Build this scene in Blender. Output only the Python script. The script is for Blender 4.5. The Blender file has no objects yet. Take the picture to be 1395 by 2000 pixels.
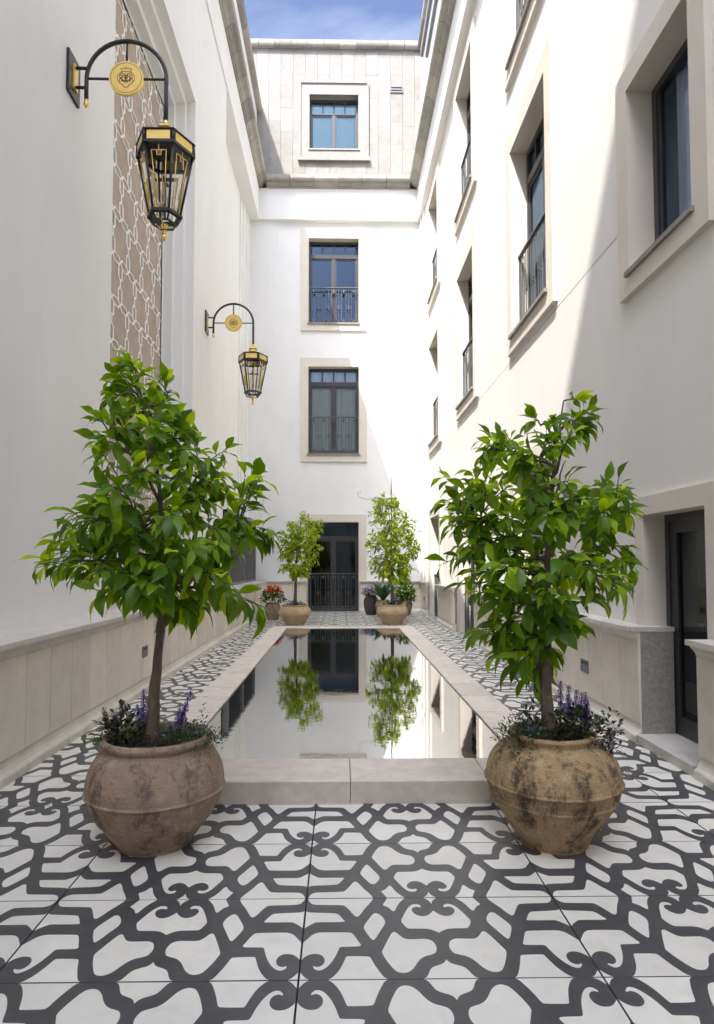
import bpy, math, random
from mathutils import Vector, Matrix, Quaternion
from math import sin, cos, pi, radians, sqrt
R = random.Random(7)
SC = 4.0 / 3.0          # lengths below are in units of 4/3 m; everything is scaled to metres at the end
scene = bpy.context.scene
COL = scene.collection

# ------------------------------------------------------------------ camera
cam_d = bpy.data.cameras.new('camera'); cam = bpy.data.objects.new('camera', cam_d); COL.objects.link(cam)
cam_d.sensor_fit = 'VERTICAL'; cam_d.sensor_height = 36.0
cam_d.lens = 1228.0 / 2000.0 * 36.0
cam_d.shift_x = 13.2 / 2000.0; cam_d.shift_y = 46.9 / 2000.0
cam_d.clip_start = 0.05; cam_d.clip_end = 500
cam.location = (0, 0, 1.2225)
cam.rotation_euler = (radians(90) + 0.0437, 0, -0.0157)
scene.camera = cam
# ------------------------------------------------------------------ light
SUN = Vector((0.331, 0.61, -1.0)).normalized()
elev = math.asin(-SUN.z)
world = bpy.data.worlds.new('World'); scene.world = world; world.use_nodes = True
wn, wl = world.node_tree.nodes, world.node_tree.links
wn.clear()
w_out = wn.new('ShaderNodeOutputWorld'); w_bg = wn.new('ShaderNodeBackground')
sky = wn.new('ShaderNodeTexSky'); sky.sky_type = 'NISHITA'; sky.sun_disc = False
sky.sun_elevation = elev; sky.sun_rotation = math.atan2(-SUN.x, -SUN.y)
sky.air_density = 0.4; sky.dust_density = 6.5; sky.ozone_density = 8.0
w_tc = wn.new('ShaderNodeTexCoord'); w_map = wn.new('ShaderNodeMapping')
w_map.inputs['Scale'].default_value = (2.2, 3.6, 5.0); w_map.inputs['Rotation'].default_value = (0.3, 0.2, 0.5)
w_no = wn.new('ShaderNodeTexNoise'); w_no.inputs['Scale'].default_value = 1.6; w_no.inputs['Detail'].default_value = 8; w_no.inputs['Distortion'].default_value = 0.6
w_rmp = wn.new('ShaderNodeMapRange'); w_rmp.inputs[1].default_value = 0.45; w_rmp.inputs[2].default_value = 0.8; w_rmp.inputs[3].default_value = 0.0; w_rmp.inputs[4].default_value = 0.2
w_mix = wn.new('ShaderNodeMixRGB'); w_mix.inputs[2].default_value = (5.0, 5.2, 5.6, 1)
wl.new(w_tc.outputs['Generated'], w_map.inputs[0]); wl.new(w_map.outputs[0], w_no.inputs['Vector'])
wl.new(w_no.outputs[0], w_rmp.inputs[0]); wl.new(w_rmp.outputs[0], w_mix.inputs[0])
wl.new(sky.outputs[0], w_mix.inputs[1]); wl.new(w_mix.outputs[0], w_bg.inputs[0])
w_bg.inputs[1].default_value = 0.15
wl.new(w_bg.outputs[0], w_out.inputs[0])
sun_d = bpy.data.lights.new('sun', 'SUN'); sun = bpy.data.objects.new('sun', sun_d); COL.objects.link(sun)
sun_d.energy = 2.4; sun_d.angle = radians(0.35); sun_d.color = (1.0, 0.955, 0.89)
sun.rotation_euler = SUN.to_track_quat('-Z', 'Y').to_euler(); sun.location = (-8, -12, 30)
vs = scene.view_settings
vs.view_transform = 'Standard'; vs.look = 'None'; vs.gamma = 1.0; vs.exposure = 1.87; vs.use_curve_mapping = False
cy = scene.cycles
cy.use_denoising = True; cy.max_bounces = 9; cy.diffuse_bounces = 6; cy.glossy_bounces = 5; cy.transmission_bounces = 4
cy.transparent_max_bounces = 8; cy.sample_clamp_indirect = 6.0; cy.caustics_reflective = False; cy.caustics_refractive = False

# ------------------------------------------------------------------ materials
def new_mat(name):
    m = bpy.data.materials.new(name); m.use_nodes = True
    n = m.node_tree.nodes; n.clear()
    return m, n, m.node_tree.links
def mat(name, col, rough=0.6, var=0.08, nscale=6.0, rnd=0.0, bump=0.0, bscale=60.0, metal=0.0, col2=None, spots=None, spec=0.5, stretch=(1, 1, 1), detail=6):
    """colour grain, per-piece variation and fine relief on real geometry"""
    m, n, l = new_mat(name)
    out = n.new('ShaderNodeOutputMaterial'); b = n.new('ShaderNodeBsdfPrincipled'); l.new(b.outputs[0], out.inputs[0])
    tc = n.new('ShaderNodeTexCoord'); oi = n.new('ShaderNodeObjectInfo')
    ad = n.new('ShaderNodeVectorMath'); ad.operation = 'MULTIPLY_ADD'
    cv = n.new('ShaderNodeCombineXYZ')
    mu = n.new('ShaderNodeMath'); mu.operation = 'MULTIPLY'; mu.inputs[1].default_value = 43.0; l.new(oi.outputs['Random'], mu.inputs[0])
    for i in range(3): l.new(mu.outputs[0], cv.inputs[i])
    ad.inputs[1].default_value = stretch
    l.new(tc.outputs['Object'], ad.inputs[0]); l.new(cv.outputs[0], ad.inputs[2])
    no = n.new('ShaderNodeTexNoise'); no.inputs['Scale'].default_value = nscale; no.inputs['Detail'].default_value = detail; no.inputs['Roughness'].default_value = 0.62
    l.new(ad.outputs[0], no.inputs['Vector'])
    rm = n.new('ShaderNodeMapRange'); rm.inputs[1].default_value = 0.3; rm.inputs[2].default_value = 0.7
    l.new(no.outputs[0], rm.inputs[0])
    mx = n.new('ShaderNodeMixRGB')
    c2 = col2 if col2 else tuple(c * (1 - 2 * var) for c in col)
    c1 = col if col2 else tuple(min(1, c * (1 + var * .6)) for c in col)
    mx.inputs[1].default_value = (*c1, 1); mx.inputs[2].default_value = (*c2, 1); l.new(rm.outputs[0], mx.inputs[0])
    cur = mx.outputs[0]
    if spots:
        sc_, lo, hi, scol, amt = spots
        n2 = n.new('ShaderNodeTexNoise'); n2.inputs['Scale'].default_value = sc_; n2.inputs['Detail'].default_value = 7; l.new(ad.outputs[0], n2.inputs['Vector'])
        r2 = n.new('ShaderNodeMapRange'); r2.inputs[1].default_value = lo; r2.inputs[2].default_value = hi; r2.inputs[4].default_value = amt; l.new(n2.outputs[0], r2.inputs[0])
        m2 = n.new('ShaderNodeMixRGB'); m2.inputs[2].default_value = (*scol, 1); l.new(r2.outputs[0], m2.inputs[0]); l.new(cur, m2.inputs[1]); cur = m2.outputs[0]
    if rnd:
        hs = n.new('ShaderNodeHueSaturation'); r3 = n.new('ShaderNodeMapRange'); r3.inputs[3].default_value = 1 - rnd; r3.inputs[4].default_value = 1 + rnd
        l.new(oi.outputs['Random'], r3.inputs[0]); l.new(r3.outputs[0], hs.inputs['Value']); l.new(cur, hs.inputs['Color']); cur = hs.outputs[0]
    l.new(cur, b.inputs['Base Color'])
    b.inputs['Roughness'].default_value = rough; b.inputs['Metallic'].default_value = metal
    b.inputs['Specular IOR Level'].default_value = spec
    if bump:
        n3 = n.new('ShaderNodeTexNoise'); n3.inputs['Scale'].default_value = bscale; n3.inputs['Detail'].default_value = 5; l.new(ad.outputs[0], n3.inputs['Vector'])
        bp = n.new('ShaderNodeBump'); bp.inputs['Strength'].default_value = bump; bp.inputs['Distance'].default_value = 0.01
        l.new(n3.outputs[0], bp.inputs['Height']); l.new(bp.outputs[0], b.inputs['Normal'])
    return m
def glass_mat(name, tint, ior=1.6, rough=0.0, refl=(.95, .97, 1)):
    m, n, l = new_mat(name)
    out = n.new('ShaderNodeOutputMaterial'); mx = n.new('ShaderNodeMixShader'); fr = n.new('ShaderNodeFresnel'); fr.inputs[0].default_value = ior
    tr = n.new('ShaderNodeBsdfTransparent'); tr.inputs[0].default_value = (*tint, 1)
    gl = n.new('ShaderNodeBsdfGlossy'); gl.inputs['Roughness'].default_value = rough; gl.inputs[0].default_value = (*refl, 1)
    l.new(fr.outputs[0], mx.inputs[0]); l.new(tr.outputs[0], mx.inputs[1]); l.new(gl.outputs[0], mx.inputs[2]); l.new(mx.outputs[0], out.inputs[0])
    return m
def leaf_mat(name, dark, light, young, trans=0.35):
    m, n, l = new_mat(name)
    out = n.new('ShaderNodeOutputMaterial'); b = n.new('ShaderNodeBsdfPrincipled'); t = n.new('ShaderNodeBsdfTranslucent'); mx = n.new('ShaderNodeMixShader')
    at = n.new('ShaderNodeAttribute'); at.attribute_name = 'leaf_random'; oi = n.new('ShaderNodeObjectInfo')
    ad = n.new('ShaderNodeMath'); ad.operation = 'ADD'; l.new(at.outputs['Fac'], ad.inputs[0]); l.new(oi.outputs['Random'], ad.inputs[1])
    fr = n.new('ShaderNodeMath'); fr.operation = 'FRACT'; l.new(ad.outputs[0], fr.inputs[0])
    cr = n.new('ShaderNodeValToRGB'); e = cr.color_ramp.elements
    e[0].position = 0.0; e[0].color = (*dark, 1); e[1].position = 1.0; e[1].color = (*young, 1)
    k = e.new(0.45); k.color = (*[(a + c) / 2 for a, c in zip(dark, light)], 1); k = e.new(0.8); k.color = (*light, 1)
    l.new(fr.outputs[0], cr.inputs[0])
    tc = n.new('ShaderNodeTexCoord'); no = n.new('ShaderNodeTexNoise'); no.inputs['Scale'].default_value = 22; l.new(tc.outputs['Object'], no.inputs['Vector'])
    hs = n.new('ShaderNodeHueSaturation'); mr = n.new('ShaderNodeMapRange'); mr.inputs[3].default_value = .75; mr.inputs[4].default_value = 1.25
    l.new(no.outputs[0], mr.inputs[0]); l.new(mr.outputs[0], hs.inputs['Value']); l.new(cr.outputs[0], hs.inputs['Color'])
    l.new(hs.outputs[0], b.inputs['Base Color']); b.inputs['Roughness'].default_value = 0.38; b.inputs['Specular IOR Level'].default_value = 0.45
    h2 = n.new('ShaderNodeHueSaturation'); h2.inputs['Value'].default_value = 1.7; h2.inputs['Saturation'].default_value = 1.1; h2.inputs['Hue'].default_value = 0.485
    l.new(hs.outputs[0], h2.inputs['Color']); l.new(h2.outputs[0], t.inputs[0])
    mx.inputs[0].default_value = trans; l.new(b.outputs[0], mx.inputs[1]); l.new(t.outputs[0], mx.inputs[2]); l.new(mx.outputs[0], out.inputs[0])
    return m
M = {}
def plaster(name, col):
    m = mat(name, col, .85, .03, .8, bump=.14, bscale=70, detail=10, spots=(2.2, .58, .78, tuple(c * .9 for c in col), .5), stretch=(1, 1, .45))
    return m
M['stucco'] = plaster('white_stucco', (.83, .83, .805))
M['stucco_warm'] = plaster('cream_white_stucco', (.79, .77, .72))
M['cream'] = mat('cream_render', (.70, .645, .56), .8, .03, 2, bump=.08, bscale=120)
M['slab'] = mat('limestone_slab', (.80, .745, .635), .62, .05, 5.0, rnd=.10, bump=.06, bscale=80, spots=(3, .55, .8, (.60, .54, .44), .45))
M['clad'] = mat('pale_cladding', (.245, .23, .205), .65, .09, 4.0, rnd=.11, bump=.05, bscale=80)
M['moulding'] = mat('limestone_moulding', (.74, .70, .62), .6, .08, 5.0, rnd=.06, bump=.04)
M['ledge'] = mat('ledge_stone', (.66, .63, .575), .5, .08, 5.0, rnd=.06, bump=.03)
M['granite'] = mat('grey_granite', (.33, .32, .285), .6, .18, 38.0, bump=.05)
M['cornice'] = mat('weathered_cornice', (.35, .33, .285), .8, .10, 3.0, rnd=.26, bump=.08, bscale=60, spots=(5, .58, .8, (.20, .18, .15), .5))
M['mortar'] = mat('mortar', (.30, .27, .22), .9, .1)
M['pool_stone'] = mat('pool_coping_stone', (.70, .635, .555), .6, .08, 9.0, rnd=.075, bump=.08, bscale=120, spots=(5, .55, .75, (.47, .41, .34), .5))
M['tile_light'] = mat('tile_ivory', (.79, .775, .705), .40, .04, 7.0, rnd=.045, spots=(9, .58, .8, (.60, .555, .46), .4), spec=.4)
M['tile_dark'] = mat('tile_charcoal', (.085, .085, .09), .42, .12, 9.0, spec=.4)
M['grout'] = mat('grout', (.035, .033, .03), .9, .1)
M['paving'] = mat('pale_paving', (.5, .47, .42), .8, .1)
M['basin'] = mat('pool_basin', (.008, .009, .010), .5, .1)
M['black'] = mat('black_metal', (.018, .018, .019), .38, .1, spec=.5)
M['iron'] = mat('railing_iron', (.11, .115, .12), .42, .1)
M['bronze'] = mat('dark_window_frame', (.045, .045, .048), .4, .06)
M['gold'] = mat('polished_brass', (.86, .62, .20), .26, .06, 12, metal=1.0)
M['gold_flat'] = mat('brass_plate', (.80, .58, .19), .42, .05, 12, metal=.75)
M['engrave'] = mat('engraving', (.02, .016, .01), .6)
M['panel'] = mat('taupe_panel', (.44, .365, .285), .8, .10, 3.0, bump=.1, bscale=60)
M['lattice'] = mat('white_lattice', (.86, .84, .79), .7, .03)
M['sill'] = mat('sill_stone', (.27, .25, .225), .6, .1, 8)
M['glass'] = glass_mat('window_glass', (.95, .98, .965), 1.75, 0.0, (.50, .72, 1.0))
M['glass_door'] = glass_mat('door_glass', (.6, .66, .63), 1.55, 0.0, (.85, .93, .93))
M['clear'] = glass_mat('lantern_glass', (.96, .965, .95), 1.18)
M['curtain'] = mat('sheer_curtain', (.82, .87, .83), .9, .03)
M['lilac'] = mat('lilac_curtain', (.70, .66, .92), .9, .03)
M['teal'] = mat('teal_blind', (.44, .74, .70), .8, .02)
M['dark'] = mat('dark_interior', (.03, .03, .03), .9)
M['roof'] = mat('roof_membrane', (.3, .29, .27), .9)
M['louvre'] = mat('louvre_metal', (.20, .20, .205), .5, .06)
def pot_mat(name, cols, dark, light, bump, stain=(.58, .62)):
    m, n, l = new_mat(name)
    out = n.new('ShaderNodeOutputMaterial'); b = n.new('ShaderNodeBsdfPrincipled'); l.new(b.outputs[0], out.inputs[0]); b.inputs['Roughness'].default_value = .88; b.inputs['Specular IOR Level'].default_value = .25
    tc = n.new('ShaderNodeTexCoord')
    def noise(sc_, det=8, st=(1, 1, 1), ro=.65):
        mp = n.new('ShaderNodeMapping'); mp.inputs['Scale'].default_value = st; l.new(tc.outputs['Object'], mp.inputs[0])
        q = n.new('ShaderNodeTexNoise'); q.inputs['Scale'].default_value = sc_; q.inputs['Detail'].default_value = det; q.inputs['Roughness'].default_value = ro; l.new(mp.outputs[0], q.inputs['Vector']); return q.outputs[0]
    def ramp(src, lo, hi, a=0., b_=1.):
        q = n.new('ShaderNodeMapRange'); q.inputs[1].default_value = lo; q.inputs[2].default_value = hi; q.inputs[3].default_value = a; q.inputs[4].default_value = b_; l.new(src, q.inputs[0]); return q.outputs[0]
    def mix(f, c1, c2):
        q = n.new('ShaderNodeMixRGB'); l.new(f, q.inputs[0])
        for k, c in ((1, c1), (2, c2)):
            if isinstance(c, tuple): q.inputs[k].default_value = (*c, 1)
            else: l.new(c, q.inputs[k])
        return q.outputs[0]
    c = mix(ramp(noise(4.5), .35, .65), cols[0], cols[1])
    c = mix(ramp(noise(14, 8), .52, .70, 0, .75), c, light)
    c = mix(ramp(noise(6.5, 9, (1, 1, .55), .72), stain[0], stain[0] + .10, 0, .9), c, dark)
    c = mix(ramp(noise(7, 6, (2.6, 2.6, .28), .7), stain[1], stain[1] + .10, 0, .75), c, dark)
    c = mix(ramp(noise(70, 4), .56, .72, 0, .6), c, dark)
    c = mix(ramp(noise(9, 6, (1.6, 1.6, 8)), .54, .70, 0, .45), c, light)
    l.new(c, b.inputs['Base Color'])
    ad = n.new('ShaderNodeMath'); ad.operation = 'ADD'; l.new(noise(28, 9), ad.inputs[0]); l.new(ramp(noise(10, 4, (.6, .6, 9)), .3, .7, 0, .22), ad.inputs[1])
    bp = n.new('ShaderNodeBump'); bp.inputs['Strength'].default_value = bump; bp.inputs['Distance'].default_value = .02; l.new(ad.outputs[0], bp.inputs['Height']); l.new(bp.outputs[0], b.inputs['Normal'])
    return m
M['pot_brown'] = pot_mat('brown_terracotta', ((.40, .285, .20), (.285, .20, .14)), (.13, .092, .07), (.50, .40, .30), .5, (.53, .58))
M['pot_ochre'] = pot_mat('ochre_terracotta', ((.47, .33, .185), (.33, .225, .12)), (.06, .045, .032), (.58, .45, .29), .65, (.515, .55))
M['pot_sand'] = pot_mat('sand_terracotta', ((.55, .41, .26), (.42, .30, .18)), (.25, .17, .10), (.62, .50, .35), .4)
M['pot_dark'] = mat('dark_glazed_pot', (.085, .06, .055), .5, .15, 8.0)
M['soil'] = mat('soil', (.035, .024, .017), .95, .3, 40, bump=.8, bscale=60)
M['bark'] = mat('bark', (.155, .115, .085), .85, .2, 12, bump=.5, bscale=45, stretch=(1, 1, .3), spots=(20, .55, .7, (.22, .19, .155), .6))
M['twig'] = mat('green_twig', (.10, .10, .045), .7, .15, 20)
M['leaf'] = leaf_mat('citrus_leaf', (.06, .14, .012), (.21, .36, .02), (.46, .60, .035), .5)
M['leaf_far'] = leaf_mat('sunlit_citrus_leaf', (.15, .25, .018), (.34, .46, .025), (.55, .58, .04), .5)  # brighter, yellower copy of the citrus leaf; sunlit glow put into its colour
M['leaf_small'] = leaf_mat('ground_leaf', (.02, .05, .016), (.055, .12, .03), (.12, .19, .05), .3)
M['leaf_purple'] = leaf_mat('purple_leaf', (.02, .018, .018), (.045, .045, .03), (.10, .06, .05), .15)
M['leaf_broad'] = leaf_mat('broad_leaf', (.02, .055, .025), (.045, .11, .04), (.07, .16, .05), .2)
M['leaf_bright'] = leaf_mat('bright_leaf', (.08, .17, .02), (.17, .31, .03), (.26, .38, .04), .35)
M['violet'] = leaf_mat('violet_petal', (.11, .05, .32), (.22, .12, .52), (.36, .24, .66), .3)
M['blue'] = leaf_mat('blue_petal', (.10, .16, .5), (.2, .28, .62), (.4, .45, .75), .2)
M['lavender'] = leaf_mat('lavender_petal', (.22, .17, .38), (.36, .31, .52), (.5, .5, .62), .2)
M['red'] = leaf_mat('red_petal', (.55, .035, .015), (.75, .08, .025), (.8, .16, .05), .2)
def water_mat():
    m, n, l = new_mat('still_water')
    out = n.new('ShaderNodeOutputMaterial'); b = n.new('ShaderNodeBsdfPrincipled'); l.new(b.outputs[0], out.inputs[0])
    b.inputs['Base Color'].default_value = (.012, .014, .014, 1); b.inputs['Roughness'].default_value = 0.0
    b.inputs['IOR'].default_value = 9.0; b.inputs['Specular IOR Level'].default_value = 0.5
    tc = n.new('ShaderNodeTexCoord'); mp = n.new('ShaderNodeMapping'); mp.inputs['Scale'].default_value = (1.0, 2.2, 1); l.new(tc.outputs['Object'], mp.inputs[0])
    no = n.new('ShaderNodeTexNoise'); no.inputs['Scale'].default_value = 5.5; no.inputs['Detail'].default_value = 2.5; l.new(mp.outputs[0], no.inputs['Vector'])
    bp = n.new('ShaderNodeBump'); bp.inputs['Strength'].default_value = 0.055; bp.inputs['Distance'].default_value = 0.008
    l.new(no.outputs[0], bp.inputs['Height']); l.new(bp.outputs[0], b.inputs['Normal'])
    return m
M['water'] = water_mat()

# ------------------------------------------------------------------ mesh helpers
class MB:
    def __init__(s): s.v = []; s.f = []; s.m = []; s.sm = []; s.att = []
    def poly(s, pts, mi=0, smooth=False):
        k = len(s.v); s.v += [tuple(p) for p in pts]; s.f.append(tuple(range(k, k + len(pts)))); s.m.append(mi); s.sm.append(smooth)
    def box(s, x0, x1, y0, y1, z0, z1, mi=0):
        k = len(s.v)
        s.v += [(x, y, z) for z in (z0, z1) for y in (y0, y1) for x in (x0, x1)]
        for q in ((0, 2, 3, 1), (4, 5, 7, 6), (0, 1, 5, 4), (2, 6, 7, 3), (0, 4, 6, 2), (1, 3, 7, 5)):
            s.f.append(tuple(k + i for i in q)); s.m.append(mi); s.sm.append(False)
    def extrude(s, prof, x0, x1, mi=0, cap=True):
        """prof: (outwards, z) points; runs along local x; outwards = -y"""
        k = len(s.v); n = len(prof)
        for x in (x0, x1): s.v += [(x, -a, z) for a, z in prof]
        for i in range(n):
            j = (i + 1) % n; s.f.append((k + i, k + j, k + n + j, k + n + i)); s.m.append(mi); s.sm.append(False)
        if cap:
            s.f.append(tuple(k + i for i in reversed(range(n)))); s.f.append(tuple(k + n + i for i in range(n))); s.m += [mi, mi]; s.sm += [False, False]
    def tube(s, pts, rad, sides=6, mi=0, smooth=True, cap=True):
        pts = [Vector(p) for p in pts]; n = len(pts)
        rads = rad if isinstance(rad, (list, tuple)) else [rad] * n
        k = len(s.v); t0 = (pts[1] - pts[0]).normalized()
        ref = Vector((0, 0, 1)) if abs(t0.z) < .9 else Vector((1, 0, 0))
        a = t0.cross(ref).normalized()
        for i in range(n):
            t = (pts[min(i + 1, n - 1)] - pts[max(i - 1, 0)]).normalized()
            a = (a - t * a.dot(t)).normalized(); b = t.cross(a)
            for q in range(sides):
                an = 2 * pi * q / sides
                s.v.append(tuple(pts[i] + (a * cos(an) + b * sin(an)) * rads[i]))
        for i in range(n - 1):
            for q in range(sides):
                r = (q + 1) % sides
                s.f.append((k + i * sides + q, k + i * sides + r, k + (i + 1) * sides + r, k + (i + 1) * sides + q)); s.m.append(mi); s.sm.append(smooth)
        if cap:
            s.f.append(tuple(k + q for q in reversed(range(sides)))); s.f.append(tuple(k + (n - 1) * sides + q for q in range(sides))); s.m += [mi, mi]; s.sm += [False, False]
    def lathe(s, prof, seg=48, mi=0, smooth=True, wob=None):
        k = len(s.v); n = len(prof)
        for q in range(seg):
            an = 2 * pi * q / seg
            for i, (r, z) in enumerate(prof):
                w = wob(an, z) if wob else 1.0
                s.v.append((r * w * cos(an), r * w * sin(an), z))
        for q in range(seg):
            r_ = (q + 1) % seg
            for i in range(n - 1):
                s.f.append((k + q * n + i, k + r_ * n + i, k + r_ * n + i + 1, k + q * n + i + 1)); s.m.append(mi); s.sm.append(smooth)
    def mesh(s, name, mats, attr=None):
        me = bpy.data.meshes.new(name); me.from_pydata(s.v, [], s.f)
        for m in (mats if isinstance(mats, (list, tuple)) else [mats]): me.materials.append(M[m] if isinstance(m, str) else m)
        me.polygons.foreach_set('material_index', s.m); me.polygons.foreach_set('use_smooth', s.sm)
        if s.att:
            a = me.attributes.new('leaf_random', 'FLOAT', 'FACE'); a.data.foreach_set('value', s.att)
        me.update(); return me
def tag(o, label=None, cat=None, group=None, kind=None):
    if label: o['label'] = label
    if cat: o['category'] = cat
    if group: o['group'] = group
    if kind: o['kind'] = kind
    return o
def link(name, data, parent=None, loc=(0, 0, 0), rz=0.0, matrix=None):
    o = bpy.data.objects.new(name, data); COL.objects.link(o); o.parent = parent
    if matrix is not None: o.matrix_basis = matrix
    else: o.location = loc; o.rotation_euler = (0, 0, rz)
    return o
def empty(name, loc=(0, 0, 0), rz=0.0, parent=None):
    o = link(name, None, parent, loc, rz); o.empty_display_size = .2; return o
def part(name, mb, mats, parent=None, loc=(0, 0, 0), rz=0.0): return link(name, mb.mesh(name, mats), parent, loc, rz)
CACHE = {}
def cached(key, fn):
    if key not in CACHE: CACHE[key] = fn()
    return CACHE[key]
LEFT, RIGHT, BACK = pi / 2, -pi / 2, 0.0        # local x along the wall, local y into it

def sheet(mapf, u0, u1, v0, v1, holes, mb, mi=0):
    us = sorted({u0, u1, *[h[0] for h in holes], *[h[1] for h in holes]}); vs_ = sorted({v0, v1, *[h[2] for h in holes], *[h[3] for h in holes]})
    us = [u for u in us if u0 <= u <= u1]; vs_ = [v for v in vs_ if v0 <= v <= v1]
    for a, b in zip(us, us[1:]):
        for c, d in zip(vs_, vs_[1:]):
            mu, mv = (a + b) / 2, (c + d) / 2
            if any(h[0] < mu < h[1] and h[2] < mv < h[3] for h in holes): continue
            mb.poly([mapf(a, c), mapf(b, c), mapf(b, d), mapf(a, d)], mi)

# ------------------------------------------------------------------ floor of patterned tiles
QUARTER = [[[0,0],[0,.0362],[.0047,.0323],[.0115,.0209],[.0198,.01],[.0309,0]],[[0,.1758],[.0055,.1866],[.0177,.2058],[.03,.2254],[.0431,.2349],[.0565,.2392],[.0973,.2388],[.1517,.2375],[.1618,.2337],[.1717,.2134],[.1812,.1879],[.1893,.1685],[.1879,.1642],[.1806,.1606],[.1511,.1597],[.1249,.1592],[.12,.1551],[.1153,.1382],[.1091,.1149],[.0985,.0873],[.0849,.0629],[.0729,.0496],[.0608,.0432],[.0515,.0444],[.0435,.0518],[.0393,.0601],[.0407,.065],[.0451,.0629],[.0524,.0598],[.0631,.0634],[.0706,.0721],[.0743,.0829],[.0746,.0954],[.071,.1081],[.0626,.1186],[.0512,.1241],[.0352,.1239],[.0227,.1186],[.0106,.1071],[.0034,.0956],[0,.0887]],[[.0866,0],[.0969,.0081],[.1103,.0264],[.1224,.0499],[.1316,.0765],[.1379,.0989],[.1411,.1085],[.1459,.1114],[.2098,.1099],[.216,.1046],[.223,.0817],[.2312,.0569],[.2422,.0302],[.2517,.0103],[.2621,0]],[[0,.3713],[.0051,.3633],[.018,.3578],[.1059,.3531],[.1168,.3445],[.1258,.3284],[.1329,.3125],[.1385,.3025],[.1346,.2989],[.0962,.2979],[.0438,.2992],[.0335,.2945],[.017,.2785],[0,.2628]],[[.0056,.45],[.0091,.4337],[.0166,.4177],[.0281,.4093],[.0428,.4069],[.1309,.4048],[.1401,.3978],[.1527,.3762],[.1668,.3452],[.1755,.3304],[.1844,.3301],[.1955,.3491],[.2111,.3848],[.2268,.4114],[.2389,.4352],[.2417,.45]],[[.2927,.45],[.285,.4272],[.2744,.4048],[.2777,.4],[.2917,.3895],[.3014,.3727],[.3061,.3627],[.3115,.3619],[.3178,.3723],[.3252,.3955],[.3364,.4191],[.3493,.4375],[.3577,.45]],[[.2459,.3511],[.2547,.3477],[.2663,.3314],[.274,.3123],[.2761,.2967],[.2718,.2785],[.2579,.2489],[.2423,.2117],[.2331,.195],[.228,.194],[.2218,.2037],[.211,.2296],[.2032,.2532],[.2012,.2651],[.2059,.2831],[.2173,.3074],[.2308,.3354],[.2385,.3474]],[[.45,.3639],[.4358,.3433],[.4236,.3327],[.4069,.328],[.3898,.3348],[.3789,.3492],[.3737,.3676],[.3769,.3808],[.3849,.3873],[.3944,.3898],[.4031,.3856],[.4087,.3868],[.4106,.3934],[.4052,.4037],[.3928,.4081],[.3775,.4037],[.3627,.3845],[.3485,.3519],[.339,.3265],[.33,.3016],[.3365,.2812],[.3436,.2647],[.3498,.2574],[.36,.2559],[.4031,.2555],[.42,.2527],[.4344,.2447],[.45,.2315]],[[.3017,.2379],[.3082,.2343],[.3171,.2185],[.3291,.2028],[.3419,.1963],[.3655,.1969],[.3975,.1983],[.4105,.1947],[.4225,.1849],[.4294,.1627],[.4292,.1438],[.4219,.1228],[.4062,.1144],[.3877,.1081],[.3717,.0957],[.3583,.0759],[.3461,.0516],[.3319,.0352],[.3189,.0284],[.3066,.0282],[.2932,.0337],[.2835,.0474],[.2727,.0706],[.2619,.0984],[.2526,.1296],[.2584,.1453],[.2704,.1775],[.2825,.2079],[.2907,.2277],[.2964,.2357]],[[.45,.0913],[.4441,.0788],[.4347,.0691],[.4145,.0607],[.4009,.0527],[.393,.0408],[.3858,.022],[.3778,.0072],[.3676,0],[.45,0]],[[.4266,.45],[.4375,.4382],[.446,.4234],[.45,.4075],[.45,.45]]]
TW, TD = .9, .45
def rounded(q):
    on_edge = lambda p: p[0] < 1e-6 or p[0] > .4499 or p[1] < 1e-6 or p[1] > .4499
    out = []
    for i, p in enumerate(q):
        a, b = q[i - 1], q[(i + 1) % len(q)]
        if on_edge(p): out.append(p)
        else: out += [[p[0] * .75 + a[0] * .25, p[1] * .75 + a[1] * .25], [p[0] * .75 + b[0] * .25, p[1] * .75 + b[1] * .25]]
    return out
QUARTER = [rounded(q) for q in QUARTER]
def tile_mesh():
    mb = MB(); gx, gy, c = .0016, .0012, .003
    x0, x1, y0, y1 = gx, TW - gx, gy, TD - gy
    # charcoal slab with a small chamfer
    b = [(x0, y0), (x1, y0), (x1, y1), (x0, y1)]; t = [(x0 + c * .5, y0 + c * .4), (x1 - c * .5, y0 + c * .4), (x1 - c * .5, y1 - c * .4), (x0 + c * .5, y1 - c * .4)]
    for i in range(4):
        j = (i + 1) % 4
        mb.poly([(*b[i], -.012), (*b[j], -.012), (*b[j], -.002), (*b[i], -.002)]); mb.poly([(*b[i], -.002), (*b[j], -.002), (*t[j], 0), (*t[i], 0)])
    mb.poly([(*p, 0) for p in t])
    for q in QUARTER:
        for mir in (0, 1):
            pts = [((TW - a) if mir else a, d) for a, d in q]
            pts = [(min(max(a, x0 + .0016), x1 - .0016), min(max(d, y0 + .0013), y1 - .0013), .0005) for a, d in pts]
            out = []
            for p in pts:
                if not out or (Vector(p) - Vector(out[-1])).length > 1e-5: out.append(p)
            ar = sum(out[i][0] * out[(i + 1) % len(out)][1] - out[(i + 1) % len(out)][0] * out[i][1] for i in range(len(out)))
            if ar < 0: out.reverse()
            mb.poly(out, 1)
    return mb.mesh('tile', ['tile_dark', 'tile_light'])
JX, JY = -.122, 2.3527
POOL = dict(x0=-.925, x1=1.015, y0=3.637, y1=10.9, ox0=-1.2, ox1=1.29, oy0=3.258, oy1=11.25, z=.113)
mb = MB(); mb.poly([(-90, -90, -.02), (90, -90, -.02), (90, 90, -.02), (-90, 90, -.02)]); tag(part('ground', mb, 'paving'), 'pale paving around the courtyard', 'paving', kind='structure')
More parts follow.
